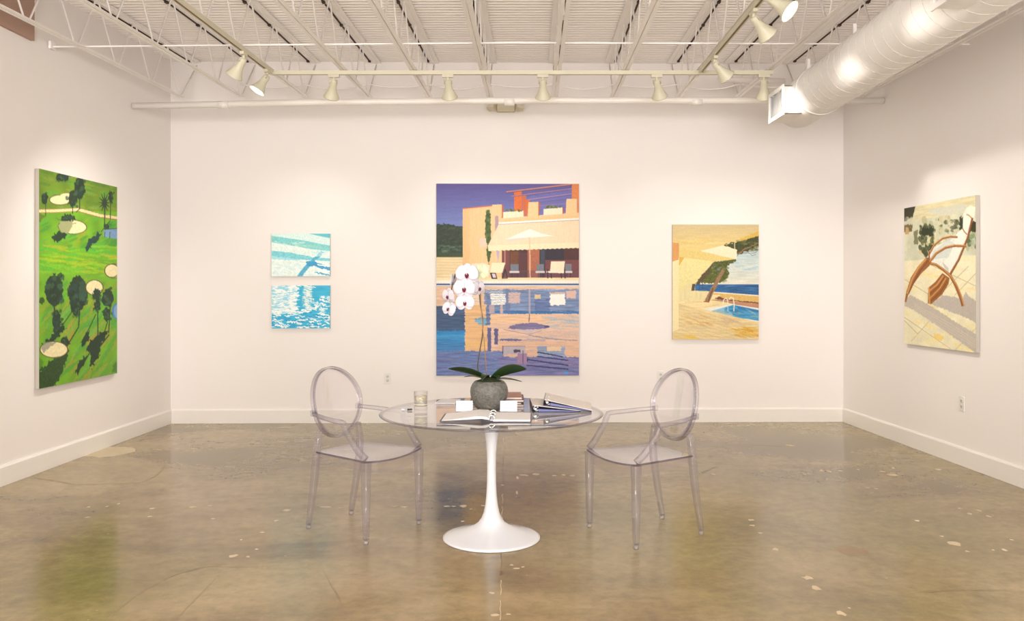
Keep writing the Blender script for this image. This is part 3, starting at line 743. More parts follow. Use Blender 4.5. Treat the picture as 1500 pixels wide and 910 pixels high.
    c.poly([(360, 365), (470, 350), (492, 400), (470, 430), (350, 395)], (124, 176, 206), rough=5, var=.15, kind='st')
    c.rect(470, 322, 1260, 600, (236, 200, 176), var=.05, kind='st', rough=2); c.rect(480, 330, 1000, 400, (244, 202, 158), a=.7, rough=4, var=.06, kind='st')
    c.dabs(980, 350, 1250, 450, 26, 70, 7, [(176, 190, 206), (150, 184, 206), (204, 196, 196)], .6); c.dabs(480, 460, 1240, 560, 40, 90, 6, [(222, 190, 170), (206, 190, 190), (240, 190, 150), (190, 180, 196)], .5)
    c.rect(455, 120, 490, 420, (110, 128, 170), rough=4, var=.2, kind='st'); c.rect(478, 240, 525, 318, (206, 180, 184), a=.8, rough=2); c.rect(575, 240, 596, 320, (210, 184, 180), rough=2)
    for y in range(150, 244, 16): c.rect(500 - rng.integers(12), y, 618 + rng.integers(10), y + 12, (255, 252, 244), rough=2)
    for y in range(110, 150, 14): c.rect(450, y, 600, y + 6, (240, 236, 226), rough=2, a=.7)
    for y in range(140, 225, 13): c.rect(648 - rng.integers(8), y, 742 + rng.integers(8), y + 11, (222, 188, 178), rough=2)
    c.rect(1002, 140, 1130, 248, (255, 252, 246), rough=4); c.rect(1000, 136, 1126, 152, (214, 190, 180), rough=2); c.rect(1144, 122, 1226, 190, (226, 190, 178), rough=3); c.rect(872, 154, 922, 192, (224, 200, 160), rough=2)
    for y in range(150, 240, 14): c.rect(310, y, 400, y + 8, (250, 240, 226), rough=2, a=.8)
    c.line([(826, 110), (826, 320)], 14, (196, 176, 190), a=.8); c.line([(824, 320), (822, 390)], 7, (96, 90, 130))
    c.poly([(660, 425), (740, 405), (860, 398), (960, 418), (1000, 432), (960, 448), (840, 458), (700, 455), (640, 445)], (128, 120, 164), rough=2, var=.12, kind='st'); c.ell(975, 432, 24, 10, (84, 80, 130))
    c.poly([(640, 458), (980, 462), (860, 476), (820, 496), (780, 480)], (214, 196, 200), rough=1); c.line([(600, 455), (815, 498), (930, 468)], 4, (150, 130, 140)); c.line([(820, 505), (1000, 536), (1240, 552)], 10, (130, 136, 166), a=.7, rough=2)
    c.poly([(568, 540), (700, 534), (770, 546), (740, 556), (570, 552)], (104, 104, 150), rough=2); c.rect(770, 540, 960, 556, (170, 160, 180), rough=2, a=.7)
    c.rect(465, 440, 497, 642, (96, 98, 150), rough=2, var=.15); c.rect(524, 450, 557, 588, (96, 96, 144), rough=3, var=.15)
    c.rect(560, 556, 1260, 700, (230, 190, 162), var=.06, kind='st', rough=2)
    c.rect(15, 640, 600, 860, (112, 130, 184), var=.14, kind='st', rough=5); c.rect(560, 690, 1260, 860, (124, 124, 178), var=.14, kind='st', rough=4)
    c.dabs(20, 650, 620, 840, 60, 90, 8, [(84, 110, 176), (128, 140, 186), (96, 96, 156), (140, 150, 190), (80, 120, 180)], .5); c.dabs(640, 710, 1240, 840, 50, 90, 7, [(100, 100, 160), (136, 140, 186), (90, 110, 168), (150, 130, 170)], .5)
    c.dabs(560, 600, 900, 690, 20, 50, 5, [(216, 176, 160), (200, 170, 176)], .6)
    c.rect(600, 600, 790, 668, (178, 176, 196), rough=2, a=.8); c.line([(598, 596), (598, 668)], 7, (60, 56, 90)); c.line([(600, 600), (790, 600)], 4, (140, 110, 120)); c.rect(690, 628, 748, 654, (78, 62, 90), rough=2)
    c.rect(720, 660, 802, 752, (164, 132, 164), rough=2); c.line([(768, 636), (770, 756)], 6, (76, 66, 116))
    c.rect(892, 600, 1128, 692, (150, 166, 200), rough=3, var=.12, kind='st'); c.rect(974, 602, 1096, 642, (238, 206, 170), rough=2)
    for a_, b_ in (((892, 650), (1116, 692)), ((890, 688), (1160, 722)), ((806, 714), (1160, 766)), ((800, 764), (1160, 798))): c.line([a_, b_], 11, (54, 58, 104), rough=1)
    c.line([(808, 700), (808, 730)], 8, (50, 50, 96)); c.ell(1140, 832, 24, 12, (90, 160, 224), rough=2)
    return c
W8 = 8.86
def backquad(x0, x1, y0, y1, th):
    mid = ((x0 + x1) / 2 - CX) * 8.85 / F; D = wb(mid) - th - .002
    a, b = at(x0, y0, D), at(x1, y0, D); z1 = at(x0, y1, D).z
    a.y = wb(a.x) - th; b.y = wb(b.x) - th
    return a, b, Vector((a.x, a.y, z1))
q = backquad(639.3, 848.2, 269.2, 550.3, .045)
hang(villa(), 'large vertical painting of a peach villa reflected in a pool', q[0], q[1], q[2], .043)

def terrace():
    c = Canvas([(985.2, 329), (1112.8, 329), (1110.4, 497.5), (984.6, 497.5)], 190, 250, base=(242, 228, 160))
    c.view(980, 320, 9.1)
    c.poly([(600, 580), (915, 400), (1220, 240), (1220, 900), (300, 900)], (176, 210, 224), col2=(238, 236, 218), var=.05, kind='st')
    c.dabs(800, 560, 1190, 700, 22, 80, 12, [(150, 196, 214), (206, 222, 224), (226, 228, 220)], .5)
    c.poly([(45, 70), (1220, 70), (1220, 238), (720, 366), (420, 442), (130, 405), (45, 330)], (216, 196, 150), col2=(240, 214, 140), var=.022, kind='st')
    c.dabs(100, 280, 640, 340, 20, 110, 12, [(244, 222, 158), (236, 204, 120)], .5); c.poly([(900, 300), (1205, 170), (1205, 240), (930, 312)], (226, 178, 52), a=.6, rough=4)
    c.poly([(720, 366), (1210, 238), (1210, 372), (1150, 392), (1060, 440), (960, 480), (915, 498), (905, 425)], (72, 76, 44), rough=5, var=.3)
    c.dabs(900, 300, 1200, 430, 50, 22, 14, [(92, 104, 44), (120, 124, 60), (54, 56, 40), (150, 160, 130)], .6); c.line([(915, 490), (1020, 410), (1200, 335)], 22, (148, 116, 84), 10, rough=2)
    for a_ in ([(960, 470), (1060, 462), (1110, 500), (1160, 490)], [(1060, 445), (1130, 440), (1200, 425)], [(1100, 470), (1160, 460), (1190, 430)]): c.line(a_, 6, (120, 96, 80), rough=1)
    c.line([(880, 320), (880, 415)], 11, (240, 224, 180))
    c.poly([(600, 582), (900, 546), (895, 572), (800, 620), (772, 670), (795, 740), (770, 800), (720, 850), (640, 872), (480, 866), (350, 872)], (88, 96, 42), rough=5, var=.3)
    c.dabs(500, 600, 780, 850, 50, 24, 16, [(110, 124, 48), (66, 76, 36), (130, 136, 70), (150, 150, 80), (80, 92, 60)], .6); c.dabs(570, 600, 700, 740, 12, 22, 14, [(130, 150, 150), (100, 110, 80)], .5)
    c.poly([(598, 584), (340, 880), (310, 910), (400, 910), (430, 830), (560, 680)], (94, 76, 56), rough=2, var=.2)
    c.poly([(45, 325), (136, 336), (132, 556), (45, 582)], (226, 162, 96), var=.06, kind='vt')
    c.poly([(135, 400), (420, 440), (895, 548), (780, 566), (600, 582), (205, 530), (150, 620), (135, 620)], (236, 212, 134), var=.03); c.poly([(135, 520), (205, 530), (150, 630), (135, 630)], (228, 184, 84))
    c.poly([(135, 640), (205, 532), (600, 582), (345, 872), (310, 880), (135, 920)], (242, 230, 162), var=.03)
    c.poly([(418, 441), (720, 366), (911, 424), (900, 556), (888, 548)], (253, 240, 206))
    c.view(980, 400, 8.664)
    c.rect(330, 148, 1150, 300, (48, 102, 158), var=.22, kind='st'); c.dabs(330, 160, 1140, 270, 40, 70, 5, [(36, 80, 140), (86, 140, 184), (60, 120, 176)], .6)
    c.poly([(440, 30), (700, 20), (690, 95), (600, 135), (440, 135)], (96, 104, 44), rough=5, var=.3); c.poly([(120, 140), (300, 135), (440, 0), (500, 0), (330, 160), (290, 230)], (242, 230, 162)); c.poly([(440, 0), (520, 0), (420, 110), (330, 150)], (94, 76, 56), rough=2, var=.2)
    c.poly([(296, 142), (334, 142), (322, 230), (282, 230)], (92, 78, 54)); c.line([(385, 150), (380, 225)], 8, (60, 80, 110)); c.line([(430, 140), (425, 210)], 10, (70, 80, 90))
    c.poly([(120, 290), (200, 160), (282, 140), (282, 230), (520, 236), (450, 372), (120, 378)], (240, 226, 172), var=.05, kind='vt')
    c.poly([(530, 245), (1150, 290), (1150, 400), (830, 350), (560, 345), (500, 340)], (228, 190, 112), var=.06); c.line([(540, 248), (1150, 294)], 14, (250, 240, 214)); c.poly([(540, 280), (640, 280), (660, 330), (520, 345)], (246, 230, 176))
    c.poly([(580, 325), (640, 300), (680, 326), (820, 350), (1150, 380), (1150, 396), (900, 370), (620, 340)], (120, 76, 48), rough=2)
    c.poly([(520, 348), (600, 340), (900, 370), (1150, 395), (1150, 460), (820, 405), (600, 368)], (198, 146, 116), var=.06, kind='st')
    c.poly([(120, 372), (520, 348), (700, 372), (830, 402), (440, 466), (120, 392)], (248, 228, 172), var=.04, kind='st'); c.line([(200, 372), (450, 372)], 5, (190, 150, 90)); c.line([(440, 440), (640, 400)], 4, (220, 190, 130))
    c.poly([(430, 462), (800, 400), (1150, 452), (1150, 630), (640, 520)], (242, 242, 236)); c.poly([(530, 486), (812, 408), (1150, 478), (1150, 612), (820, 560)], (70, 156, 206), var=.12, kind='st')
    c.poly([(530, 486), (700, 440), (800, 520), (800, 552)], (160, 204, 222), a=.8); c.poly([(830, 412), (1150, 480), (1150, 510), (880, 460)], (48, 126, 188)); c.dabs(700, 440, 900, 500, 16, 30, 8, [(40, 110, 170), (60, 140, 190)], .6); c.dabs(880, 500, 1130, 590, 16, 50, 6, [(120, 190, 220), (80, 160, 208)], .5)
    c.poly([(660, 112), (640, 60), (700, -60), (640, -60), (445, 365), (500, 372), (560, 250), (630, 80)], (166, 132, 98), var=.12) if False else c.line([(690, -30), (600, 130), (535, 250), (478, 368)], 44, (160, 124, 92), 60, var=.12, rough=1)
    c.line([(560, 190), (520, 290), (500, 365)], 16, (110, 80, 60), rough=1, a=.8); c.line([(440, 366), (505, 372)], 14, (170, 96, 40))
    for a_ in ([(680, 400), (690, 345), (718, 322), (740, 345), (742, 400)], [(755, 345), (785, 310), (815, 330), (822, 400), (818, 490)]): c.line(a_, 11, (252, 246, 230))
    c.line([(742, 400), (742, 480)], 8, (200, 226, 234))
    c.poly([(115, 392), (440, 466), (1150, 632), (1150, 860), (30, 860), (30, 750), (120, 712)], (236, 214, 160), var=.05, kind='st')
    for k in range(16):
        x = -80 + k * 10; y = 410 + k * 46
        c.line([(30, y - 40), (1150, y + 320 - k * 6)], 4, (202, 164, 100), a=.55)
    def dg(n, x0, y0, x1, y1, cols, a): c.dabs(x0, y0, x1, y1, n, 70, 9, cols, a, .27)
    dg(60, 130, 470, 1100, 800, [(244, 224, 170), (228, 190, 110), (226, 206, 180), (246, 226, 160)], .35); dg(18, 200, 520, 520, 660, [(216, 150, 80), (224, 176, 100)], .45); dg(36, 820, 690, 1130, 820, [(226, 168, 40), (236, 186, 70), (210, 150, 40)], .5); dg(14, 620, 580, 900, 640, [(206, 170, 150), (220, 190, 150)], .5); dg(14, 40, 780, 300, 830, [(240, 200, 90), (226, 190, 120)], .5)
    c.poly([(30, -200), (132, -200), (124, 0), (121, 712), (30, 752)], (251, 236, 184)); 
    c.view(980, 320, 9.1); c.poly([(40, 584), (132, 556), (131, 920), (40, 920)], (251, 236, 184)); c.poly([(40, 325), (136, 336), (132, 556), (40, 584)], (226, 162, 96), var=.06, kind='vt')
    return c
q = backquad(985.0, 1111.8, 329, 497.5, .035)
hang(terrace(), 'medium painting of a yellow terrace with pool and sea view', q[0], q[1], q[2], .033)

def pool_steps():
    c = Canvas([(398, 342.3), (483.2, 342.3), (483.2, 404.8), (398, 404.8)], 136, 100, base=(212, 232, 228))
    c.view(380, 330, 5.35)
    c.rect(90, 60, 560, 410, (216, 232, 228), var=.06)
    c.poly([(360, 60), (560, 60), (560, 102), (480, 92)], (96, 186, 198), rough=1); c.poly([(95, 60), (350, 60), (560, 106), (560, 160), (300, 110), (95, 84)], (206, 228, 226), var=.05)
    c.poly([(95, 84), (330, 118), (560, 162), (560, 206), (420, 190), (250, 160), (95, 134)], (124, 198, 200), var=.08, rough=1); c.poly([(200, 130), (430, 160), (540, 190), (300, 165)], (150, 206, 190), a=.7, rough=2)
    c.poly([(95, 200), (250, 216), (420, 250), (560, 262), (560, 282), (430, 274), (300, 268), (95, 244)], (122, 200, 212), var=.1, rough=2); c.poly([(95, 240), (260, 262), (330, 276), (200, 276), (95, 262)], (160, 214, 222), rough=3)
    c.dabs(100, 270, 380, 395, 70, 18, 5, [(240, 246, 246), (196, 224, 230), (228, 238, 240), (184, 216, 222)], .5, .1); c.dabs(100, 130, 420, 200, 20, 22, 6, [(232, 240, 234), (220, 234, 226)], .5, .15)
    c.poly([(480, 205), (506, 208), (480, 240), (420, 290), (330, 404), (290, 404), (360, 312)], (84, 170, 202), rough=2, var=.1); c.poly([(362, 286), (430, 282), (470, 302), (555, 318), (555, 380), (500, 350), (440, 318), (372, 316)], (62, 152, 200), rough=3, var=.1)
    c.dabs(420, 200, 550, 240, 14, 30, 5, [(150, 212, 222), (226, 238, 236)], .6, .1)
    for y, x in ((318, 480), (345, 430), (376, 420), (362, 500)): c.ell(x + 40, y, 70, 7, (226, 240, 242), .12, rough=3)
    for y, x in ((332, 470), (382, 470)): c.ell(x + 30, y, 70, 6, (70, 160, 206), .2, rough=3)
    return c
q = backquad(398, 483.2, 342.3, 404.8, .035)
paint_gain = 1.05; hang(pool_steps(), 'small pale blue painting of sunlit pool steps, upper of two', q[0], q[1], q[2], .033, 'small blue pool paintings')
def ripples():
    c = Canvas([(398, 418.3), (483.2, 418.3), (483.2, 481.2), (398, 481.2)], 136, 100, base=(60, 176, 212))
    c.view(380, 330, 5.35)
    c.rect(90, 465, 560, 820, (58, 174, 212), var=.06, kind='st'); c.rect(95, 470, 290, 690, (176, 218, 228), a=.75, rough=6); c.rect(340, 470, 410, 640, (170, 208, 214), a=.6, rough=6)
    for y in range(476, 700, 9):
        for _ in range(6):
            x = rng.uniform(100, 300); c.ell(x, y + rng.uniform(-3, 3), rng.uniform(14, 34), 3.2, (236, 244, 244), rng.normal() * .1, rough=3)
        for _ in range(2):
            if y < 670: x = rng.uniform(340, 420); c.ell(x, y + rng.uniform(-3, 3), rng.uniform(12, 26), 3.5, (222, 232, 230), .2, rough=3)
    for y in range(560, 806, 11):
        for _ in range(7 if y > 640 else 2):
            x = rng.uniform(100, 550) if y > 640 else rng.uniform(440, 550); c.ell(x, y + rng.uniform(-4, 4), rng.uniform(14, 32), 4.2, (234, 242, 244), .12 + rng.normal() * .1, rough=4)
    for _ in range(24): c.ell(rng.uniform(100, 540), rng.uniform(680, 800), rng.uniform(16, 40), 4.5, (36, 150, 200), .1, rough=3)
    return c
q = backquad(398, 483.2, 418.3, 481.2, .035)
hang(ripples(), 'small bright blue painting of rippling water, lower of two', q[0], q[1], q[2], .033, 'small blue pool paintings')

def golf():
    c = Canvas([(56.8, 246.6), (171.8, 274.7), (170.2, 547.3), (60.2, 570.2)], 190, 270, base=(96, 160, 34))
    c.view(40, 235, 5.2)
    c.rect(60, 40, 720, 420, (112, 148, 34), var=.16, kind='big'); c.rect(60, 400, 720, 1800, (112, 172, 30), var=.14, kind='big')
    c.dabs(90, 90, 680, 380, 70, 50, 10, [(120, 160, 60), (84, 134, 40), (140, 160, 50), (92, 168, 60)], .75, .2)
    c.dabs(90, 440, 680, 700, 60, 55, 16, [(80, 180, 60), (150, 170, 30), (120, 178, 40), (60, 150, 50)], .75, -.5); c.dabs(90, 660, 690, 900, 90, 80, 10, [(168, 196, 24), (140, 200, 30), (184, 186, 40), (90, 190, 50), (110, 184, 30)], .8, .05)
    c.poly([(85, 412), (140, 440), (85, 500)], (96, 112, 40), a=.8, rough=2)
    c.line([(80, 400), (200, 398), (390, 388), (430, 400), (560, 436), (700, 454)], 30, (150, 96, 50)); c.line([(80, 400), (200, 398), (390, 387), (430, 398), (560, 434), (700, 452)], 23, (240, 220, 164))
    def bunker(x, y, rx, ry, rot=0): c.ell(x, y, rx + 7, ry + 6, (92, 84, 40), rot); c.ell(x, y, rx, ry, (238, 226, 176), rot, var=.05)
    bunker(250, 312, 76, 36); bunker(305, 285, 34, 28); c.ell(250, 312, 76, 36, (240, 228, 178)); c.ell(290, 300, 50, 40, (240, 228, 178)); bunker(345, 522, 104, 52, .05); c.poly([(240, 520), (260, 475), (345, 470), (340, 520), (310, 575), (262, 565)], (160, 166, 116), rough=2)
    bunker(655, 860, 60, 52); c.poly([(585, 540), (700, 528), (700, 618), (578, 596)], (120, 158, 196), var=.06); c.line([(585, 540), (700, 530)], 6, (60, 70, 60))
    T = (34, 58, 38)
    def tree(x, y, rx, ry, **k):
        c.ell(x, y, rx, ry, T, rough=4, var=.3)
        for _ in range(14): c.ell(x + rng.normal() * rx * .55, y + rng.normal() * ry * .55, rx * .3, ry * .18, [(24, 44, 30), (62, 98, 62), (36, 70, 64)][rng.integers(3)], rough=3, a=.7)
    tree(268, 132, 52, 30); tree(398, 210, 38, 95); tree(348, 300, 34, 62); tree(136, 300, 22, 46); tree(636, 285, 18, 46); c.line([(398, 290), (400, 385)], 7, T); c.line([(346, 350), (346, 420)], 7, T); c.line([(142, 340), (142, 440)], 5, T); c.line([(634, 330), (632, 465)], 6, T); c.line([(590, 350), (588, 500)], 8, T)
    for a_ in np.linspace(0, 2 * PI, 13): c.line([(588, 335), (588 + 46 * math.cos(a_), 330 + 78 * math.sin(a_))], 14, T, 3)
    c.ell(588, 335, 18, 28, T)
    tree(312, 450, 56, 26); c.line([(370, 410), (400, 380)], 6, T); c.poly([(190, 600), (240, 560), (310, 570), (290, 600), (240, 645), (205, 628)], T, rough=5, var=.2)
    c.poly([(445, 690), (470, 620), (540, 565), (565, 580), (540, 620), (480, 675), (450, 715)], (36, 66, 60), rough=5, var=.2); tree(604, 516, 24, 22); c.line([(632, 470), (560, 560)], 5, T); c.line([(590, 560), (588, 600)], 6, T, a=.7); c.line([(628, 560), (626, 612)], 6, T, a=.7)
    c.view(40, 390, 4.786)
    c.rect(80, 60, 650, 130, (120, 184, 40), a=.4, rough=6); c.dabs(90, 130, 630, 560, 90, 60, 12, [(86, 172, 60), (110, 170, 40), (150, 160, 44), (76, 160, 66), (170, 160, 50)], .75, -.9); c.dabs(230, 300, 620, 820, 80, 70, 10, [(160, 164, 50), (110, 180, 70), (80, 160, 50), (176, 150, 50)], .75, -.95)
    c.poly([(90, 750), (180, 660), (300, 600), (240, 780), (200, 850), (90, 870)], (44, 74, 30), rough=8, var=.25); c.poly([(90, 640), (130, 680), (100, 740), (90, 740)], (60, 120, 40), a=.5, rough=4)
    tree(192, 185, 62, 110); tree(355, 205, 66, 120); c.ell(390, 190, 26, 70, (56, 92, 70), rough=4, a=.7); tree(338, 300, 28, 56); tree(490, 292, 22, 42); tree(560, 240, 40, 62); tree(553, 355, 22, 48); tree(486, 220, 26, 40)
    bunker(590, 48, 46, 44); bunker(470, 166, 56, 50); tree(488, 215, 26, 38); c.ell(622, 330, 32, 54, (80, 130, 196)); c.ell(626, 330, 24, 46, (130, 170, 206)); 
    tree(212, 395, 30, 66); tree(215, 460, 26, 30); c.line([(195, 290), (200, 350)], 10, T); c.line([(320, 330), (250, 430)], 6, T); c.line([(370, 310), (362, 440), (290, 560)], 8, T); c.line([(492, 330), (494, 490), (470, 530)], 7, T); c.line([(480, 350), (410, 500)], 6, T); c.line([(578, 300), (566, 480)], 7, T); c.line([(560, 400), (530, 500)], 6, T)
    c.poly([(110, 560), (180, 500), (240, 440), (280, 440), (230, 500), (190, 540), (130, 580)], T, rough=6, var=.25); tree(268, 540, 30, 32); bunker(195, 594, 90, 52); c.poly([(108, 590), (130, 545), (215, 542), (150, 590), (130, 620)], (150, 150, 130), a=.8, rough=2)
    c.poly([(375, 540), (410, 480), (440, 470), (430, 530), (390, 570)], T, rough=5); c.poly([(415, 600), (440, 530), (520, 470), (560, 480), (510, 560), (500, 640), (450, 720), (435, 700), (450, 630)], (30, 56, 34), rough=6, var=.25); c.line([(570, 490), (500, 580)], 8, T); c.poly([(340, 740), (370, 665), (420, 630), (400, 690), (355, 768)], T, rough=5, var=.2); c.line([(440, 610), (400, 680)], 7, T)
    c.poly([(600, 690), (640, 660), (640, 760), (585, 740)], (60, 110, 50), a=.6, rough=4)
    return c
th = .035
def lw_(D): return wl(D) + th
paint_gain = 0.97; a = Vector((lw_(6.46), 6.46, 2.350)); b = Vector((lw_(7.66), 7.66, 2.350))
hang(golf(), 'tall green painting of a golf course on the left wall', a, b, (a.x, a.y, .653), th - .002)

def deckchair():
    c = Canvas([(1324.6, 306.2), (1429.2, 285.4), (1429.7, 516.3), (1323.7, 503.5)], 200, 222, base=(232, 224, 188))
    c.view(1300, 270, 3.37)
    c.rect(70, 30, 460, 420, (208, 210, 184), var=.1, kind='big'); c.poly([(80, 380), (450, 345), (450, 850), (75, 800)], (234, 228, 194), var=.05, kind='big')
    c.poly([(80, 120), (140, 108), (125, 165), (80, 190)], (54, 48, 26), rough=2, var=.3); c.poly([(80, 205), (125, 200), (120, 235), (80, 240)], (110, 100, 60), rough=3, var=.3)
    c.poly([(140, 110), (430, 55), (430, 130), (230, 165), (130, 180)], (220, 212, 170), var=.05, kind='st'); c.poly([(190, 130), (370, 95), (420, 130), (250, 160)], (206, 208, 196), a=.8, rough=3)
    c.dabs(90, 165, 430, 350, 90, 10, 16, [(222, 214, 176), (190, 190, 150), (206, 210, 200), (160, 160, 110), (210, 190, 130)], .6)
    c.dabs(160, 205, 235, 345, 50, 9, 14, [(44, 52, 24), (60, 70, 30), (30, 40, 20), (90, 96, 50)], .8); c.rect(168, 215, 230, 255, (40, 50, 24), rough=4, var=.3); c.rect(130, 230, 150, 300, (90, 90, 50), rough=4, a=.7)
    c.dabs(235, 175, 375, 250, 46, 11, 9, [(60, 66, 40), (120, 120, 80), (200, 200, 170), (220, 216, 190)], .7); c.rect(355, 160, 385, 235, (46, 54, 30), rough=4, var=.3); c.rect(405, 180, 440, 235, (50, 50, 24), rough=4, var=.3); c.dabs(395, 240, 440, 310, 24, 9, 12, [(70, 100, 50), (50, 70, 40), (150, 170, 130), (200, 206, 190)], .7)
    for x in (243, 246, 274): c.line([(x, 165), (x - 2, 345)], 5, (206, 206, 170))
    c.poly([(90, 215), (105, 215), (105, 250), (88, 250)], (196, 160, 110), rough=2); c.dabs(230, 250, 380, 350, 30, 18, 12, [(206, 214, 208), (220, 220, 196), (196, 206, 200)], .6)
    c.rect(360, 350, 450, 378, (240, 228, 190), rough=2); c.dabs(90, 400, 430, 520, 50, 26, 9, [(240, 228, 176), (226, 212, 170), (232, 220, 200), (240, 222, 150)], .5, -.1)
    for a_, b_ in (((85, 470), (200, 540)), ((210, 395), (450, 505)), ((400, 400), (240, 560)), ((450, 420), (330, 545)), ((110, 780), (245, 630)), ((80, 655), (310, 810)), ((270, 560), (450, 690)), ((330, 820), (450, 690)), ((150, 740), (80, 670))): c.line([a_, b_], 3, (176, 166, 130), a=.8)
    c.dabs(90, 600, 430, 820, 60, 26, 9, [(240, 226, 160), (232, 222, 190), (222, 216, 190), (240, 214, 120)], .5, .4)
    c.poly([(85, 575), (110, 545), (200, 590), (310, 660), (440, 740), (440, 830), (400, 805), (250, 700), (130, 620), (82, 600)], (192, 184, 172), rough=2, var=.02); c.poly([(215, 590), (270, 545), (370, 560), (385, 530), (440, 580), (440, 680), (350, 640)], (188, 180, 170), rough=3, var=.02)
    for k in range(4): c.line([(130, 590 + 10 * k), (300, 680 + 14 * k), (440, 770 + 12 * k)], 4, (214, 204, 186), a=.6)
    c.ell(250, 750, 26, 16, (236, 206, 110), .4, rough=4, a=.8)
    Wd, Wl, Wk = (150, 92, 40), (204, 146, 78), (112, 62, 26)
    c.poly([(200, 335), (225, 310), (330, 262), (345, 235), (372, 215), (372, 150), (385, 120), (410, 105), (432, 118), (428, 160), (400, 240), (385, 300), (305, 440), (270, 405), (205, 390)], (228, 232, 222), var=.05)
    c.poly([(388, 118), (410, 104), (432, 112), (430, 148), (412, 160), (392, 145)], (244, 240, 220)); c.poly([(372, 160), (388, 146), (412, 162), (402, 205), (388, 240), (370, 215)], (238, 240, 228)); c.poly([(345, 240), (368, 218), (388, 246), (330, 400), (300, 440), (270, 400), (300, 350)], (236, 238, 228)); c.poly([(225, 330), (300, 270), (330, 290), (300, 360), (215, 370)], (206, 214, 208), a=.8); c.poly([(268, 380), (300, 410), (302, 436), (280, 410)], (190, 190, 180), a=.8)
    c.line([(388, 148), (400, 152), (414, 166)], 6, (196, 150, 96)); c.line([(370, 218), (378, 232), (392, 246)], 6, (176, 130, 80))
    c.line([(418, 165), (395, 262), (350, 370), (305, 446)], 10, Wd); c.line([(420, 168), (398, 262), (354, 370), (308, 450)], 4, Wk)
    c.line([(205, 345), (230, 300), (270, 268), (310, 258), (345, 260)], 9, Wd); c.line([(205, 340), (230, 296), (270, 264), (310, 254), (345, 256)], 4, Wl)
    c.line([(205, 330), (206, 385)], 7, Wd)
    c.line([(205, 385), (240, 340), (285, 312), (330, 302), (388, 303)], 12, Wd); c.line([(205, 382), (240, 336), (285, 308), (330, 298), (388, 299)], 5, Wl)
    c.line([(205, 388), (240, 396), (275, 420), (310, 450), (340, 500), (360, 550), (372, 598)], 13, Wd, 15); c.line([(212, 388), (245, 395), (280, 420), (312, 450), (345, 500), (364, 550), (376, 596)], 5, Wl)
    c.poly([(188, 362), (206, 360), (208, 400), (165, 440), (130, 490), (100, 550), (92, 582), (84, 578), (92, 530), (115, 460), (150, 405)], Wd, var=.1); c.line([(190, 366), (150, 415), (120, 470), (96, 540)], 9, Wl); c.line([(200, 376), (165, 420), (130, 480), (104, 540)], 4, Wk)
    c.poly([(270, 436), (306, 460), (300, 490), (270, 540), (215, 590), (198, 586), (200, 510), (235, 480)], Wd, var=.1); c.line([(275, 448), (245, 492), (205, 525)], 7, Wl); c.line([(288, 460), (258, 510), (210, 560)], 6, Wl); c.line([(296, 474), (264, 525), (214, 575)], 3, Wk); c.line([(282, 454), (250, 502), (207, 542)], 3, Wk); c.line([(203, 510), (207, 588)], 8, Wl)
    c.line([(315, 462), (372, 598)], 4, Wk, a=.6)
    return c
def rw_(D): return wr(D) - th
paint_gain = 1.0; a = Vector((rw_(7.62), 7.62, 2.152)); b = Vector((rw_(6.52), 6.52, 2.152))
hang(deckchair(), 'painting of a curved wooden deck chair on the right wall', a, b, (a.x, a.y, .927), th - .002)

# ------------------------------------------------------------------ table
TC = Vector((-.117, 4.80, 0)); TTOP = .723
t = thing('pedestal_table', 'round glass-topped table on a white trumpet pedestal between two chairs', 'table', TC)
mb = MB()
prof = [(.02, .0005), (.272, .0005), (.278, .004), (.277, .010), (.262, .016), (.225, .026), (.180, .040), (.135, .056), (.100, .072), (.075, .092), (.057, .118), (.045, .150),
        (.036, .195), (.030, .25), (.0265, .32), (.0255, .40), (.0275, .48), (.033, .55), (.042, .61), (.055, .655), (.068, .685), (.074, .70), (.074, .709), (.01, .709)]
mb.lathe(prof, 80); ped = mb.build('pedestal', M['tulip'], t)
mb = MB()
mb.lathe([(.004, .710), (.618, .710)], 128, caps=False); mb.lathe([(.618, .723), (.004, .723)], 128, caps=False)
mb.lathe([(.618, .710), (.630, .7125), (.636, .7165), (.637, .719), (.635, .722), (.618, .723)], 128, mi=1, caps=False)
mb.build('glass_top', [M['glass'], M['glassedge']], t)

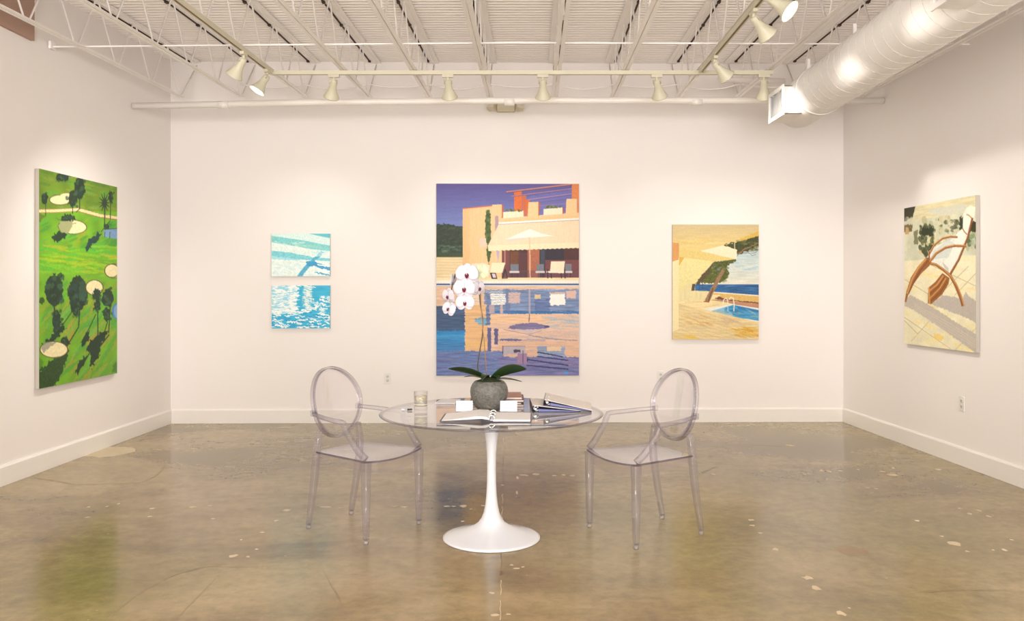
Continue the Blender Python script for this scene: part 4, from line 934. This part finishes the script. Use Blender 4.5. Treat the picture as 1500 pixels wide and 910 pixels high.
# ------------------------------------------------------------------ clear armchairs
def make_chair(label):
    t = thing('clear_armchair', label, 'chair', (0, 0, 0), 0, 'clear plastic armchairs at the round table')
    SH = .468
    # seat: saddle-shaped slab
    m = MB(); nu, nv = 16, 16; T = []; B = []
    for i in range(nu + 1):
        u = i / nu; xx = -.195 + .44 * u; hw = .190 + .062 * u
        hw *= 1 - .10 * max(0, (u - .85) / .15) ** 2 * 0
        for j in range(nv + 1):
            v = -1 + 2 * j / nv
            z = SH - .016 * (1 - v * v) * (.35 + .65 * math.sin(PI * min(1, u * 1.1)) ) - .012 * (1 - v * v) * u ** 6
            xo = xx + .018 * (1 - v * v) * (u if u > .5 else 0) ** 4 - .02 * (1 - v * v) * (1 - u) ** 4
            T.append((xo, v * hw, z)); B.append((xo, v * hw, z - .011))
    idx = lambda i, j: i * (nv + 1) + j; o = len(T); fs = []
    for i in range(nu):
        for j in range(nv):
            fs.append((idx(i, j), idx(i + 1, j), idx(i + 1, j + 1), idx(i, j + 1))); fs.append(tuple(o + k for k in (idx(i, j), idx(i, j + 1), idx(i + 1, j + 1), idx(i + 1, j))))
    m.add(T + B, fs, 0, True); fs = []
    for i in range(nu):
        for j in (0, nv): fs.append((idx(i, j), idx(i + 1, j), o + idx(i + 1, j), o + idx(i, j)))
    for j in range(nv):
        for i in (0, nu): fs.append((idx(i, j), idx(i, j + 1), o + idx(i, j + 1), o + idx(i, j)))
    m.add(T + B, fs, 1); m.build('seat', [M['polyseat'], M['polyedge']], t)
    # aprons under the seat
    m = MB(); P = []
    for j in range(17):
        v = -1 + j / 8; P.append((.232 + .014 * (1 - v * v), v * .222, SH - .045 - .016 * (1 - v * v)))
    m.sweep(P, rect(.006, .058), scales=[(1, 1 + .25 * math.sin(PI * j / 16)) for j in range(17)])
    for s in (-1, 1): m.sweep([(-.185, s * .182, SH - .034), (0, s * .205, SH - .036), (.225, s * .236, SH - .04)], rect(.006, .046))
    m.sweep([(-.186, -.17, SH - .034), (-.205, 0, SH - .034), (-.186, .17, SH - .034)], rect(.006, .046))
    m.build('apron', M['poly'], t)
    def foot(par, x, y):
        q = MB(); q.lathe([(.004, .0008), (.013, .0008), (.016, .006), (.016, .014), (.011, .020), (.011, .03)], 16, (x, y, 0)); q.build('foot', M['polyleg'], par)
    for s in (-1, 1):
        m = MB(); oc = [((.5 - .15) * cx_ + .15 * math.cos(a0 + PI / 2 * k / 3), (.5 - .15) * cy_ + .15 * math.sin(a0 + PI / 2 * k / 3)) for cx_, cy_, a0 in ((1, 1, 0), (-1, 1, PI / 2), (-1, -1, PI), (1, -1, 1.5 * PI)) for k in range(4)]
        FL = {3, 7, 11, 15}
        m.sweep([(.236, s * .236, .026), (.236, s * .236, .25), (.234, s * .236, SH - .01)], oc, up=(1, 0, 0), scales=[.028, .037, .047], smooth=True, flats=FL)
        foot(m.build('leg', M['polyleg'], t), .236, s * .236)
    for s in (-1, 1):
        m = MB(); P = [(-.262, s * .183, .026), (-.238, s * .184, .15), (-.212, s * .186, .30), (-.196, s * .188, .42), (-.193, s * .187, .47), (-.190, s * .177, .54), (-.189, s * .164, .59)]
        m.sweep(P, oc, up=(1, 0, 0), scales=[.026, .031, .035, .037,   .036, .032, .029], smooth=True, flats=FL)
        foot(m.build('leg', M['polyleg'], t), -.262, s * .183)
    # oval back, slightly dished and reclined
    cz, rz_, ry_ = .735, .213, .203; tilt = math.radians(11)
    def bp(a, k, off):
        yy = ry_ * k * math.cos(a); zz = rz_ * k * math.sin(a)
        xx = .035 * (yy / ry_) ** 2 + off
        return Vector((-.228 + xx * math.cos(tilt) - zz * math.sin(tilt) - .01, yy, cz + zz * math.cos(tilt) + xx * math.sin(tilt)))
    m = MB(); na, nr = 56, 6; vs = []
    for off in (.003, -.003):
        vs.append(bp(0, 0, off))
        for r in range(1, nr + 1): vs += [bp(2 * PI * k / na, .965 * r / nr, off) for k in range(na)]
    fs = []; st = 1 + na * nr
    for q in (0, st):
        fs += [(q, q + 1 + k, q + 1 + (k + 1) % na) for k in range(na)]
        for r in range(nr - 1):
            b0 = q + 1 + r * na; fs += [(b0 + k, b0 + (k + 1) % na, b0 + na + (k + 1) % na, b0 + na + k) for k in range(na)]
    b0 = 1 + na * (nr - 1); fs += [(b0 + k, b0 + (k + 1) % na, st + b0 + (k + 1) % na, st + b0 + k) for k in range(na)]
    m.add(vs, fs, 0, True); bk = m.build('backrest', M['poly'], t)
    m = MB(); path = [bp(2 * PI * k / 72, .985, 0) for k in range(72)]
    nrm = Vector((math.cos(tilt), 0, math.sin(tilt)))
    m.sweep(path, [(p_[0] * .014, p_[1] * .032) for p_ in oc], up=nrm, closed=True, smooth=True, flats=FL)
    m.build('rim', M['polyleg'], bk)
    # arms
    for s in (-1, 1):
        P = [(-.212, s * .190, .690), (-.18, s * .206, .686), (-.10, s * .234, .680), (0, s * .252, .674), (.062, s * .257, .672), (.086, s * .258, .668), (.098, s * .257, .650), (.118, s * .255, .605), (.156, s * .251, .556), (.19, s * .246, .515), (.236, s * .238, .474)]
        sc_ = [(.9, .75), (.95, .8), (1, .85), (1, .9), (1, .95), (1, 1), (1, 1.1), (1, 1.2), (1, 1.25), (1, 1.3), (1.1, 1.3)]
        m = MB(); m.sweep(P, [(p_[0] * .027, p_[1] * .026) for p_ in oc], up=[Vector((.5, 0, 1))] * 11, scales=sc_, smooth=True, flats=FL)
        ar = m.build('armrest', M['polyleg'], t)
        m = MB(); m.box((-.214, s * .192, .69), (.034, .020, .034)); m.build('joint', M['polyleg'], ar, .004)
    return t
ch = make_chair('clear plastic oval-back armchair on the left side of the table')
ch.location = (-.888, 5.0, 0); ch.rotation_euler = (0, 0, math.radians(-32))
dup(ch, (.78, 4.91, 0), (0, 0, math.radians(180 + 27.3)), 'clear plastic oval-back armchair on the right side of the table')

# ------------------------------------------------------------------ orchid
PO = Vector((-.132, 4.85, TTOP + .0012))
o = thing('potted_orchid', 'white orchid in a round grey crackled pot on the glass table', 'plant', PO)
mb = MB()
mb.lathe([(.01, 0), (.058, 0), (.066, .004), (.083, .025), (.098, .055), (.107, .085), (.110, .108), (.107, .132), (.098, .152), (.086, .166), (.080, .170), (.074, .168), (.076, .155), (.07, .148)], 56)
mb.build('pot', M['pot'], o)
mb = MB(); mb.lathe([(.002, .192), (.022, .190), (.045, .180), (.066, .172), (.079, .164), (.078, .152)], 24, caps=False); mb.build('moss', M['soil'], o)
def lp(px, py, dD=0.0): return at(px, py, PO.y + dD) - PO
def leaf(pts, ws, tw, m_=None, fold=.18):
    """midrib points, half widths, side direction tilt"""
    m = MB(); P = [Vector(p) for p in pts]; n = len(P); vs = []; K = 6
    for i, p in enumerate(P):
        tn = (P[min(i + 1, n - 1)] - P[max(0, i - 1)]).normalized()
        sd = Vector(tw).cross(tn); sd = (sd - tn * sd.dot(tn)).normalized(); nm = tn.cross(sd)
        for k in range(K + 1):
            q = -1 + 2 * k / K; vs.append(p + sd * q * ws[i] + nm * (fold * ws[i] * q * q))
    fs = [(i * (K + 1) + k, i * (K + 1) + k + 1, (i + 1) * (K + 1) + k + 1, (i + 1) * (K + 1) + k) for i in range(n - 1) for k in range(K)]
    m.add(vs, fs, 0, True); ob = m.build('leaf', m_ or M['leaf'], o)
    sdm = ob.modifiers.new('thick', 'SOLIDIFY'); sdm.thickness = .003
    sb = ob.modifiers.new('sub', 'SUBSURF'); sb.levels = 1; sb.render_levels = 1
    return ob
W = [.010, .022, .031, .036, .037, .033, .022, .004]
def arc(a, b, h, n=8): return [Vector(a).lerp(Vector(b), i / (n - 1)) + Vector((0, 0, h * math.sin(PI * i / (n - 1)))) for i in range(n)]
leaf(arc(lp(716, 555), lp(656.5, 540, -.03), .012), [w * 1.05 for w in W], (0, .5, .86))
leaf(arc(lp(719, 555), lp(771.5, 540.5, -.03), .022), [w * 1.12 for w in W], (0, .72, .69))
leaf(arc(lp(716, 556), lp(680, 552, .13), .012), W, (0, -.1, 1)); leaf(arc(lp(720, 556), lp(765, 559, .07), .010), [w * .8 for w in W], (0, -.05, 1))
leaf(arc(lp(716, 556), lp(706, 557, -.10), .03), [w * .55 for w in W], (0, -.3, 1)); leaf(arc(lp(720, 556), lp(732, 556, -.08), .022), [w * .55 for w in W], (0.2, -.3, 1))
mb = MB()
sp = [(707, 556), (701, 546), (699.8, 538), (700.5, 528), (703.5, 510), (706.5, 494), (707.3, 480), (706.5, 464), (703.5, 444), (702, 428), (700.5, 412), (697, 400), (690, 393), (682, 391), (674, 394), (667, 402), (663, 414), (661, 428), (660, 440)]
mb.tube([lp(x_, y_, .012 if y_ < 500 else 0) for x_, y_ in sp], .0036, 8); mb.build('flower_stem', M['stem'], o)
mb = MB(); mb.tube([lp(713, 556), lp(709.2, 499), lp(705.6, 466, .004), lp(704, 430, .004)], .0028, 8); mb.build('stake', M['stake'], o)
def flower(px, py, size, yaw, pitch, dD=-.03, mt='petal', lipcol=True, roll=0, flat=1.0):
    """faces the viewer when yaw = pitch = 0; size = full width in metres"""
    c = lp(px, py, dD); R = Matrix.Rotation(yaw, 3, 'Z') @ Matrix.Rotation(pitch, 3, 'X') @ Matrix.Rotation(roll, 3, 'Y')
    m = MB(); s = size / 2
    def pet(ang, ln, wd, peak, cup, yo):
        vs = []; n, K = 12, 6
        d_ = Vector((math.cos(ang), 0, math.sin(ang))); sd = Vector((-d_.z, 0, d_.x))
        for i in range(n + 1):
            u = math.sin(PI / 2 * i / n)
            w_ = wd * max(.10, math.sqrt(max(0, 1 - ((u - peak) / (1 - peak if u > peak else peak * 1.08)) ** 2)) if i < n else .12)
            for k in range(K + 1):
                q = -1 + 2 * k / K
                v = d_ * ln * (u + .04) + sd * w_ * q; v.y = yo - cup * s * (u ** 2) * .35 + .10 * s * q * q * u
                vs.append(R @ v + c)
        m.add(vs, [(i * (K + 1) + k, i * (K + 1) + k + 1, (i + 1) * (K + 1) + k + 1, (i + 1) * (K + 1) + k) for i in range(n) for k in range(K)], 0, True)
    for a_ in (90, 222, 318): pet(math.radians(a_), s * .95, s * .40, .55, -.15, .004)
    for a_ in (14, 166): pet(math.radians(a_), s * 1.0, s * .70, .55, .1, -.002)
    fl_ = m.build('flower', M[mt], o); sm = fl_.modifiers.new('thick', 'SOLIDIFY'); sm.thickness = .0012
    if lipcol:
        m = MB(); g = s / .06
        m.lathe([(.001, -.017 * g), (.006 * g, -.013 * g), (.0105 * g, -.004 * g), (.0115 * g, .003 * g), (.0095 * g, .009 * g), (.005 * g, .011 * g), (.001, .008 * g)], 14, c + R @ Vector((0, -.010, -.10 * s)), mtx=R @ Matrix.Rotation(.25, 3, 'X') @ Matrix.Diagonal((1, .55, 1)))
        m.build('lip', M['lip'], fl_)
        m = MB(); m.lathe([(.001, -.004), (.003, 0), (.001, .004)], 8, c + R @ Vector((0, -.018, .03 * s))); m.build('column', M['petal'], fl_)
    return fl_
flower(684, 402, .128, -.1, .05, -.05); flower(680, 423, .120, -.05, .0, -.055); flower(681, 443.5, .104, 0, -.05, -.05)
flower(656.5, 434, .094, -.75, .1, -.03); flower(657.5, 452.5, .088, -.45, -.25, -.035, roll=.3)
flower(704.5, 400, .098, 2.5, .1, .0, 'petalg', False, .25); flower(701.5, 422, .100, .95, 0, -.01, 'petal', True); flower(664, 410, .075, 1.25, .0, .01, 'petal', False)

# ------------------------------------------------------------------ things on the table
Z0 = TTOP + .0012
# tumbler
tb = thing('tumbler', 'glass tumbler with pale yellow filling near the left table edge', 'glass', flr(616.3, 600.5, TTOP) + Vector((0, 0, .0012)))
mb = MB(); mb.lathe([(.002, 0), (.036, 0), (.0385, .003), (.0395, .105), (.0385, .106), (.0365, .104), (.0355, .022), (.002, .020)], 40); mb.build('glass_wall', M['tumbler'], tb)
mb = MB(); mb.lathe([(.001, .0215), (.0345, .0215), (.0350, .082), (.001, .082)], 32); mb.build('liquid', M['water'], tb)
for k, (x_, y_, z_, r_) in enumerate(((.017, -.012, .074, .4), (-.012, -.015, .062, .9), (.006, .012, .055, 1.3))):
    mb = MB(); mb.lathe([(.001, -.002), (.013, -.002), (.014, 0), (.013, .002), (.001, .002)], 18, (x_, y_, z_), mtx=Matrix.Rotation(r_, 3, 'X') @ Matrix.Rotation(r_ * .7, 3, 'Y')); mb.build('lemon_slice', M['peach'], tb)
mb = MB(); mb.lathe([(.0395, .030), (.0402, .031), (.0402, .033), (.0395, .034)], 40, caps=False); mb.build('ring_line', M['frost'], tb)
# pen
pn = flr(596, 602, TTOP); pn.z = Z0
pt = thing('pen', 'short pale pen with dark end lying beside the tumbler', 'pen', pn, .25)
mb = MB(); mb.lathe([(.003, -.032), (.0052, -.030), (.0052, .002)], 12, (0, 0, .0055), mtx=Matrix.Rotation(PI / 2, 3, 'Y')); mb.build('barrel', M['white'], pt)
mb = MB(); mb.lathe([(.0056, .002), (.0056, .028), (.004, .031)], 12, (0, 0, .0057), mtx=Matrix.Rotation(PI / 2, 3, 'Y')); mb.build('cap', M['ink'], pt)
# card stands
def cards(px0, px1, py, label, rz):
    a = flr((px0 + px1) / 2, py, TTOP); w = (px1 - px0) * a.y / F
    c = thing('card_stand', label, 'card stand', (a.x, a.y, Z0), rz, 'white card stands in front of the pot')
    R = Matrix.Rotation(-.22, 3, 'X')
    m = MB(); m.box((0, .010, .0335), (w, .010, .062), R); m.build('card', M['white'], c, .001)
    m = MB()
    for z, q in ((.014, .5), (.008, .6), (.002, .45), (-.008, .55)): m.box(Vector((0, .010, .0335)) + R @ Vector((0, -.0056, z)), (w * q, .0006, .0016), R)
    m.build('printed_line', M['print'], c)
    m = MB(); m.box((0, .010, .0012), (w + .004, .045, .0024)); m.box(Vector((0, .010, .014)) + R @ Vector((0, -.008, 0)), (w + .004, .0018, .022), R); m.build('holder', M['poly'], c, .0008)
cards(668, 692.5, 604.5, 'small white card stand left of the orchid pot', .03); cards(732.5, 757.5, 604.8, 'small white card stand right of the orchid pot', -.02)
# open binder
ob = thing('open_binder', 'open ring binder with white pages at the front of the table', 'binder', (at(721, 610, 4.53).x, 4.545, Z0), math.radians(-1.5))
def slab(prof, y0, y1):
    m = MB(); n = len(prof); vs = [(x_, y0, z_) for x_, z_ in prof] + [(x_, y1, z_) for x_, z_ in prof]
    return m.add(vs, [tuple(range(n)), tuple(range(n, 2 * n))] + [(i, (i + 1) % n, n + (i + 1) % n, n + i) for i in range(n)])
hy = .135
# left half: cover climbs gently to the spine; pages rise and fall in a wave
m = slab([(-.272, .002), (-.16, .006), (-.05, .013), (-.016, .004), (.016, .0005), (.212, .0005), (.212, .0035), (.016, .0035), (-.014, .0075), (-.05, .0165), (-.16, .0095), (-.272, .005)], -hy, hy); m.build('cover', M['navy'], ob, .0006)
m = slab([(-.262, .0055), (-.16, .0102), (-.05, .0172), (-.010, .0105), (-.006, .018), (-.03, .028), (-.075, .030), (-.13, .022), (-.20, .0125), (-.262, .007)], -hy + .006, hy - .006); m.build('page_stack', M['paper'], ob, .0006)
m = slab([(.010, .0038), (.206, .0038), (.207, .012), (.10, .0135), (.03, .0145), (.008, .013)], -hy + .006, hy - .006); m.build('page_stack', M['paper'], ob, .0006)
for y_ in (-.10, 0, .10):
    m = MB(); pts = [(.001 + .017 * math.cos(a_), y_, .012 + .018 * math.sin(a_)) for a_ in np.linspace(-.3, PI + .3, 14)]; m.tube(pts, .0024, 8, up=(0, 1, 0)); m.build('ring', M['chrome'], ob)
m = MB(); m.box((.001, 0, .009), (.014, .24, .004)); m.build('ring_bar', M['chrome'], ob, .001)
# two closed binders at the right: thick at the spine (left), thin at the fore edge, lower end turned to the viewer
def wedge(name_label, loc, rz, roll, w=.275, dep=.30, hs=.040, he=.008):
    b = thing('ring_binder', name_label, 'binder', loc, rz, 'grey ring binders at the right of the table'); b.rotation_euler = (0, roll, rz)
    m = MB(); h2 = dep / 2
    m.hexa([(0, -h2, 0), (w, -h2, 0), (w, h2, 0), (0, h2, 0)], [(0, -h2, .0028), (w, -h2, .0028), (w, h2, .0028), (0, h2, .0028)]); m.build('back_cover', M['navy'], b, .0006)
    m = MB(); m.hexa([(0, -h2, hs), (w, -h2, he), (w, h2, he), (0, h2, hs)], [(0, -h2, hs + .003), (w, -h2, he + .003), (w, h2, he + .003), (0, h2, hs + .003)])
    m.build('front_cover', M['greyv'], b, .0006)
    m = MB(); m.hexa([(.002, -h2 + .002, hs - .002), (w - .004, -h2 + .002, he - .0015), (w - .004, h2 - .002, he - .0015), (.002, h2 - .002, hs - .002)], [(.002, -h2 + .002, hs - .0004), (w - .004, -h2 + .002, he - .0003), (w - .004, h2 - .002, he - .0003), (.002, h2 - .002, hs - .0004)]); m.build('cover_lining', M['navy'], b)
    m = MB(); m.box((-.0015, 0, hs / 2 + .0015), (.003, dep, hs + .003)); m.build('spine', M['navy'], b, .001)
    m = MB(); m.hexa([(.035, -h2 + .012, .0035), (w - .012, -h2 + .008, .0035), (w - .012, h2 - .01, .0035), (.035, h2 - .01, .0035)], [(.035, -h2 + .012, .018), (w - .012, -h2 + .008, .0068), (w - .012, h2 - .01, .0068), (.035, h2 - .01, .018)]); m.build('page_block', M['violet'], b)
    for y_ in (-h2 + .03, 0, h2 - .03):
        m = MB(); m.tube([(.022 + .013 * math.cos(a_), y_, .019 + .014 * math.sin(a_)) for a_ in np.linspace(0, 2 * PI * 15 / 16, 16)], .0026, 8, up=(0, 1, 0)); m.build('ring', M['chrome'], b)
    m = MB(); m.lathe([(.001, 0), (.009, 0), (.009, .003), (.001, .003)], 16, (.018, -h2 + .004, .018), mtx=Matrix.Rotation(PI / 2, 3, 'X')); m.build('finger_ring', M['chrome'], b)
    return b
wedge('grey ring binder lying flat on the glass, lower of the pair', (.112, 4.905, Z0), math.radians(1.5), 0)
wedge('grey ring binder leaning on top of the other binder', (.190, 4.925, Z0 + .0375), math.radians(-4), math.radians(7.4), w=.275, hs=.032)
# book stack behind the pot
z = Z0
for k, (mt, h_, dx_, rz_, w_, dp, lb) in enumerate((('bk4', .014, .002, .02, .318, .255, 'taupe book at the bottom of the stack behind the pot'),
        ('bk3', .013, -.004, -.015, .312, .25, 'mauve book second from the bottom behind the pot'),
        ('bk2', .015, .004, .01, .318, .255, 'dark maroon book second from the top behind the pot'),
        ('bk1', .014, -.003, .03, .306, .25, 'mottled brown book on top of the stack behind the pot'))):
    b = thing('book', lb, 'book', (-.092 + dx_, 5.105, z), rz_, 'books stacked behind the orchid pot')
    m = MB(); m.box((0, 0, .001), (w_, dp, .002)); m.box((0, 0, h_ - .001), (w_, dp, .002)); m.box((-w_ / 2 + .0015, 0, h_ / 2), (.003, dp, h_)); m.build('cover', M[mt], b, .0005)
    m = MB(); m.box((.002, 0, h_ / 2), (w_ - .012, dp - .008, h_ - .004)); m.build('page_block', M['pageedge'], b)
    z += h_ + .0004
bl = flr(659, 589, TTOP); m = MB(); m.box((0, 0, .003), (.125, .19, .005)); m.box((0, 0, .006), (.127, .192, .001), None, 1)
bo = m.build('booklet', [M['white'], M['paper']]); bo.location = (-.395, 5.20, Z0); bo.rotation_euler = (0, 0, -.12); tag(bo, 'pale flat booklet near the back left of the glass table', 'booklet')
m = MB(); m.box((0, 0, .0008), (.13, .075, .0014)); bo = m.build('paper_sheet', M['papery']); bo.location = (-.155, 4.735, Z0); bo.rotation_euler = (0, 0, .04); tag(bo, 'small cream paper sheet just in front of the orchid pot', 'paper')

# ------------------------------------------------------------------ fill light added in the made-up window behind the viewer, camera, output
l = bpy.data.lights.new('added_fill_light', 'AREA'); l.shape = 'RECTANGLE'; l.size = 5.7; l.size_y = 3.0; l.energy = 730; l.color = (1.0, .97, .945)
lo = bpy.data.objects.new('added_fill_light', l); COL.objects.link(lo); lo.location = (0, Y0 - .02, 1.95); lo.rotation_euler = (PI / 2 + math.radians(52), 0, 0)  # tilted up so the added fill brightens the ceiling
w = bpy.data.worlds.new('World'); sc.world = w; w.use_nodes = True
w.node_tree.nodes['Background'].inputs[0].default_value = (.8, .85, 1, 1); w.node_tree.nodes['Background'].inputs[1].default_value = .4
cam = bpy.data.cameras.new('Camera'); co = bpy.data.objects.new('Camera', cam); COL.objects.link(co)
cam.sensor_width = 36; cam.lens = F / 1500 * 36; cam.shift_y = -(455 - HY) / 1500
co.location = (0, 0, H); co.rotation_euler = (PI / 2, 0, 0); cam.clip_end = 60
sc.camera = co
vs = sc.view_settings; vs.view_transform = 'Standard'; vs.look = 'None'; vs.gamma = 1; vs.use_curve_mapping = False; vs.exposure = 0.5
sc.cycles.max_bounces = 14; sc.cycles.transparent_max_bounces = 40; sc.cycles.diffuse_bounces = 5; sc.cycles.glossy_bounces = 6
sc.cycles.caustics_reflective = False; sc.cycles.caustics_refractive = False
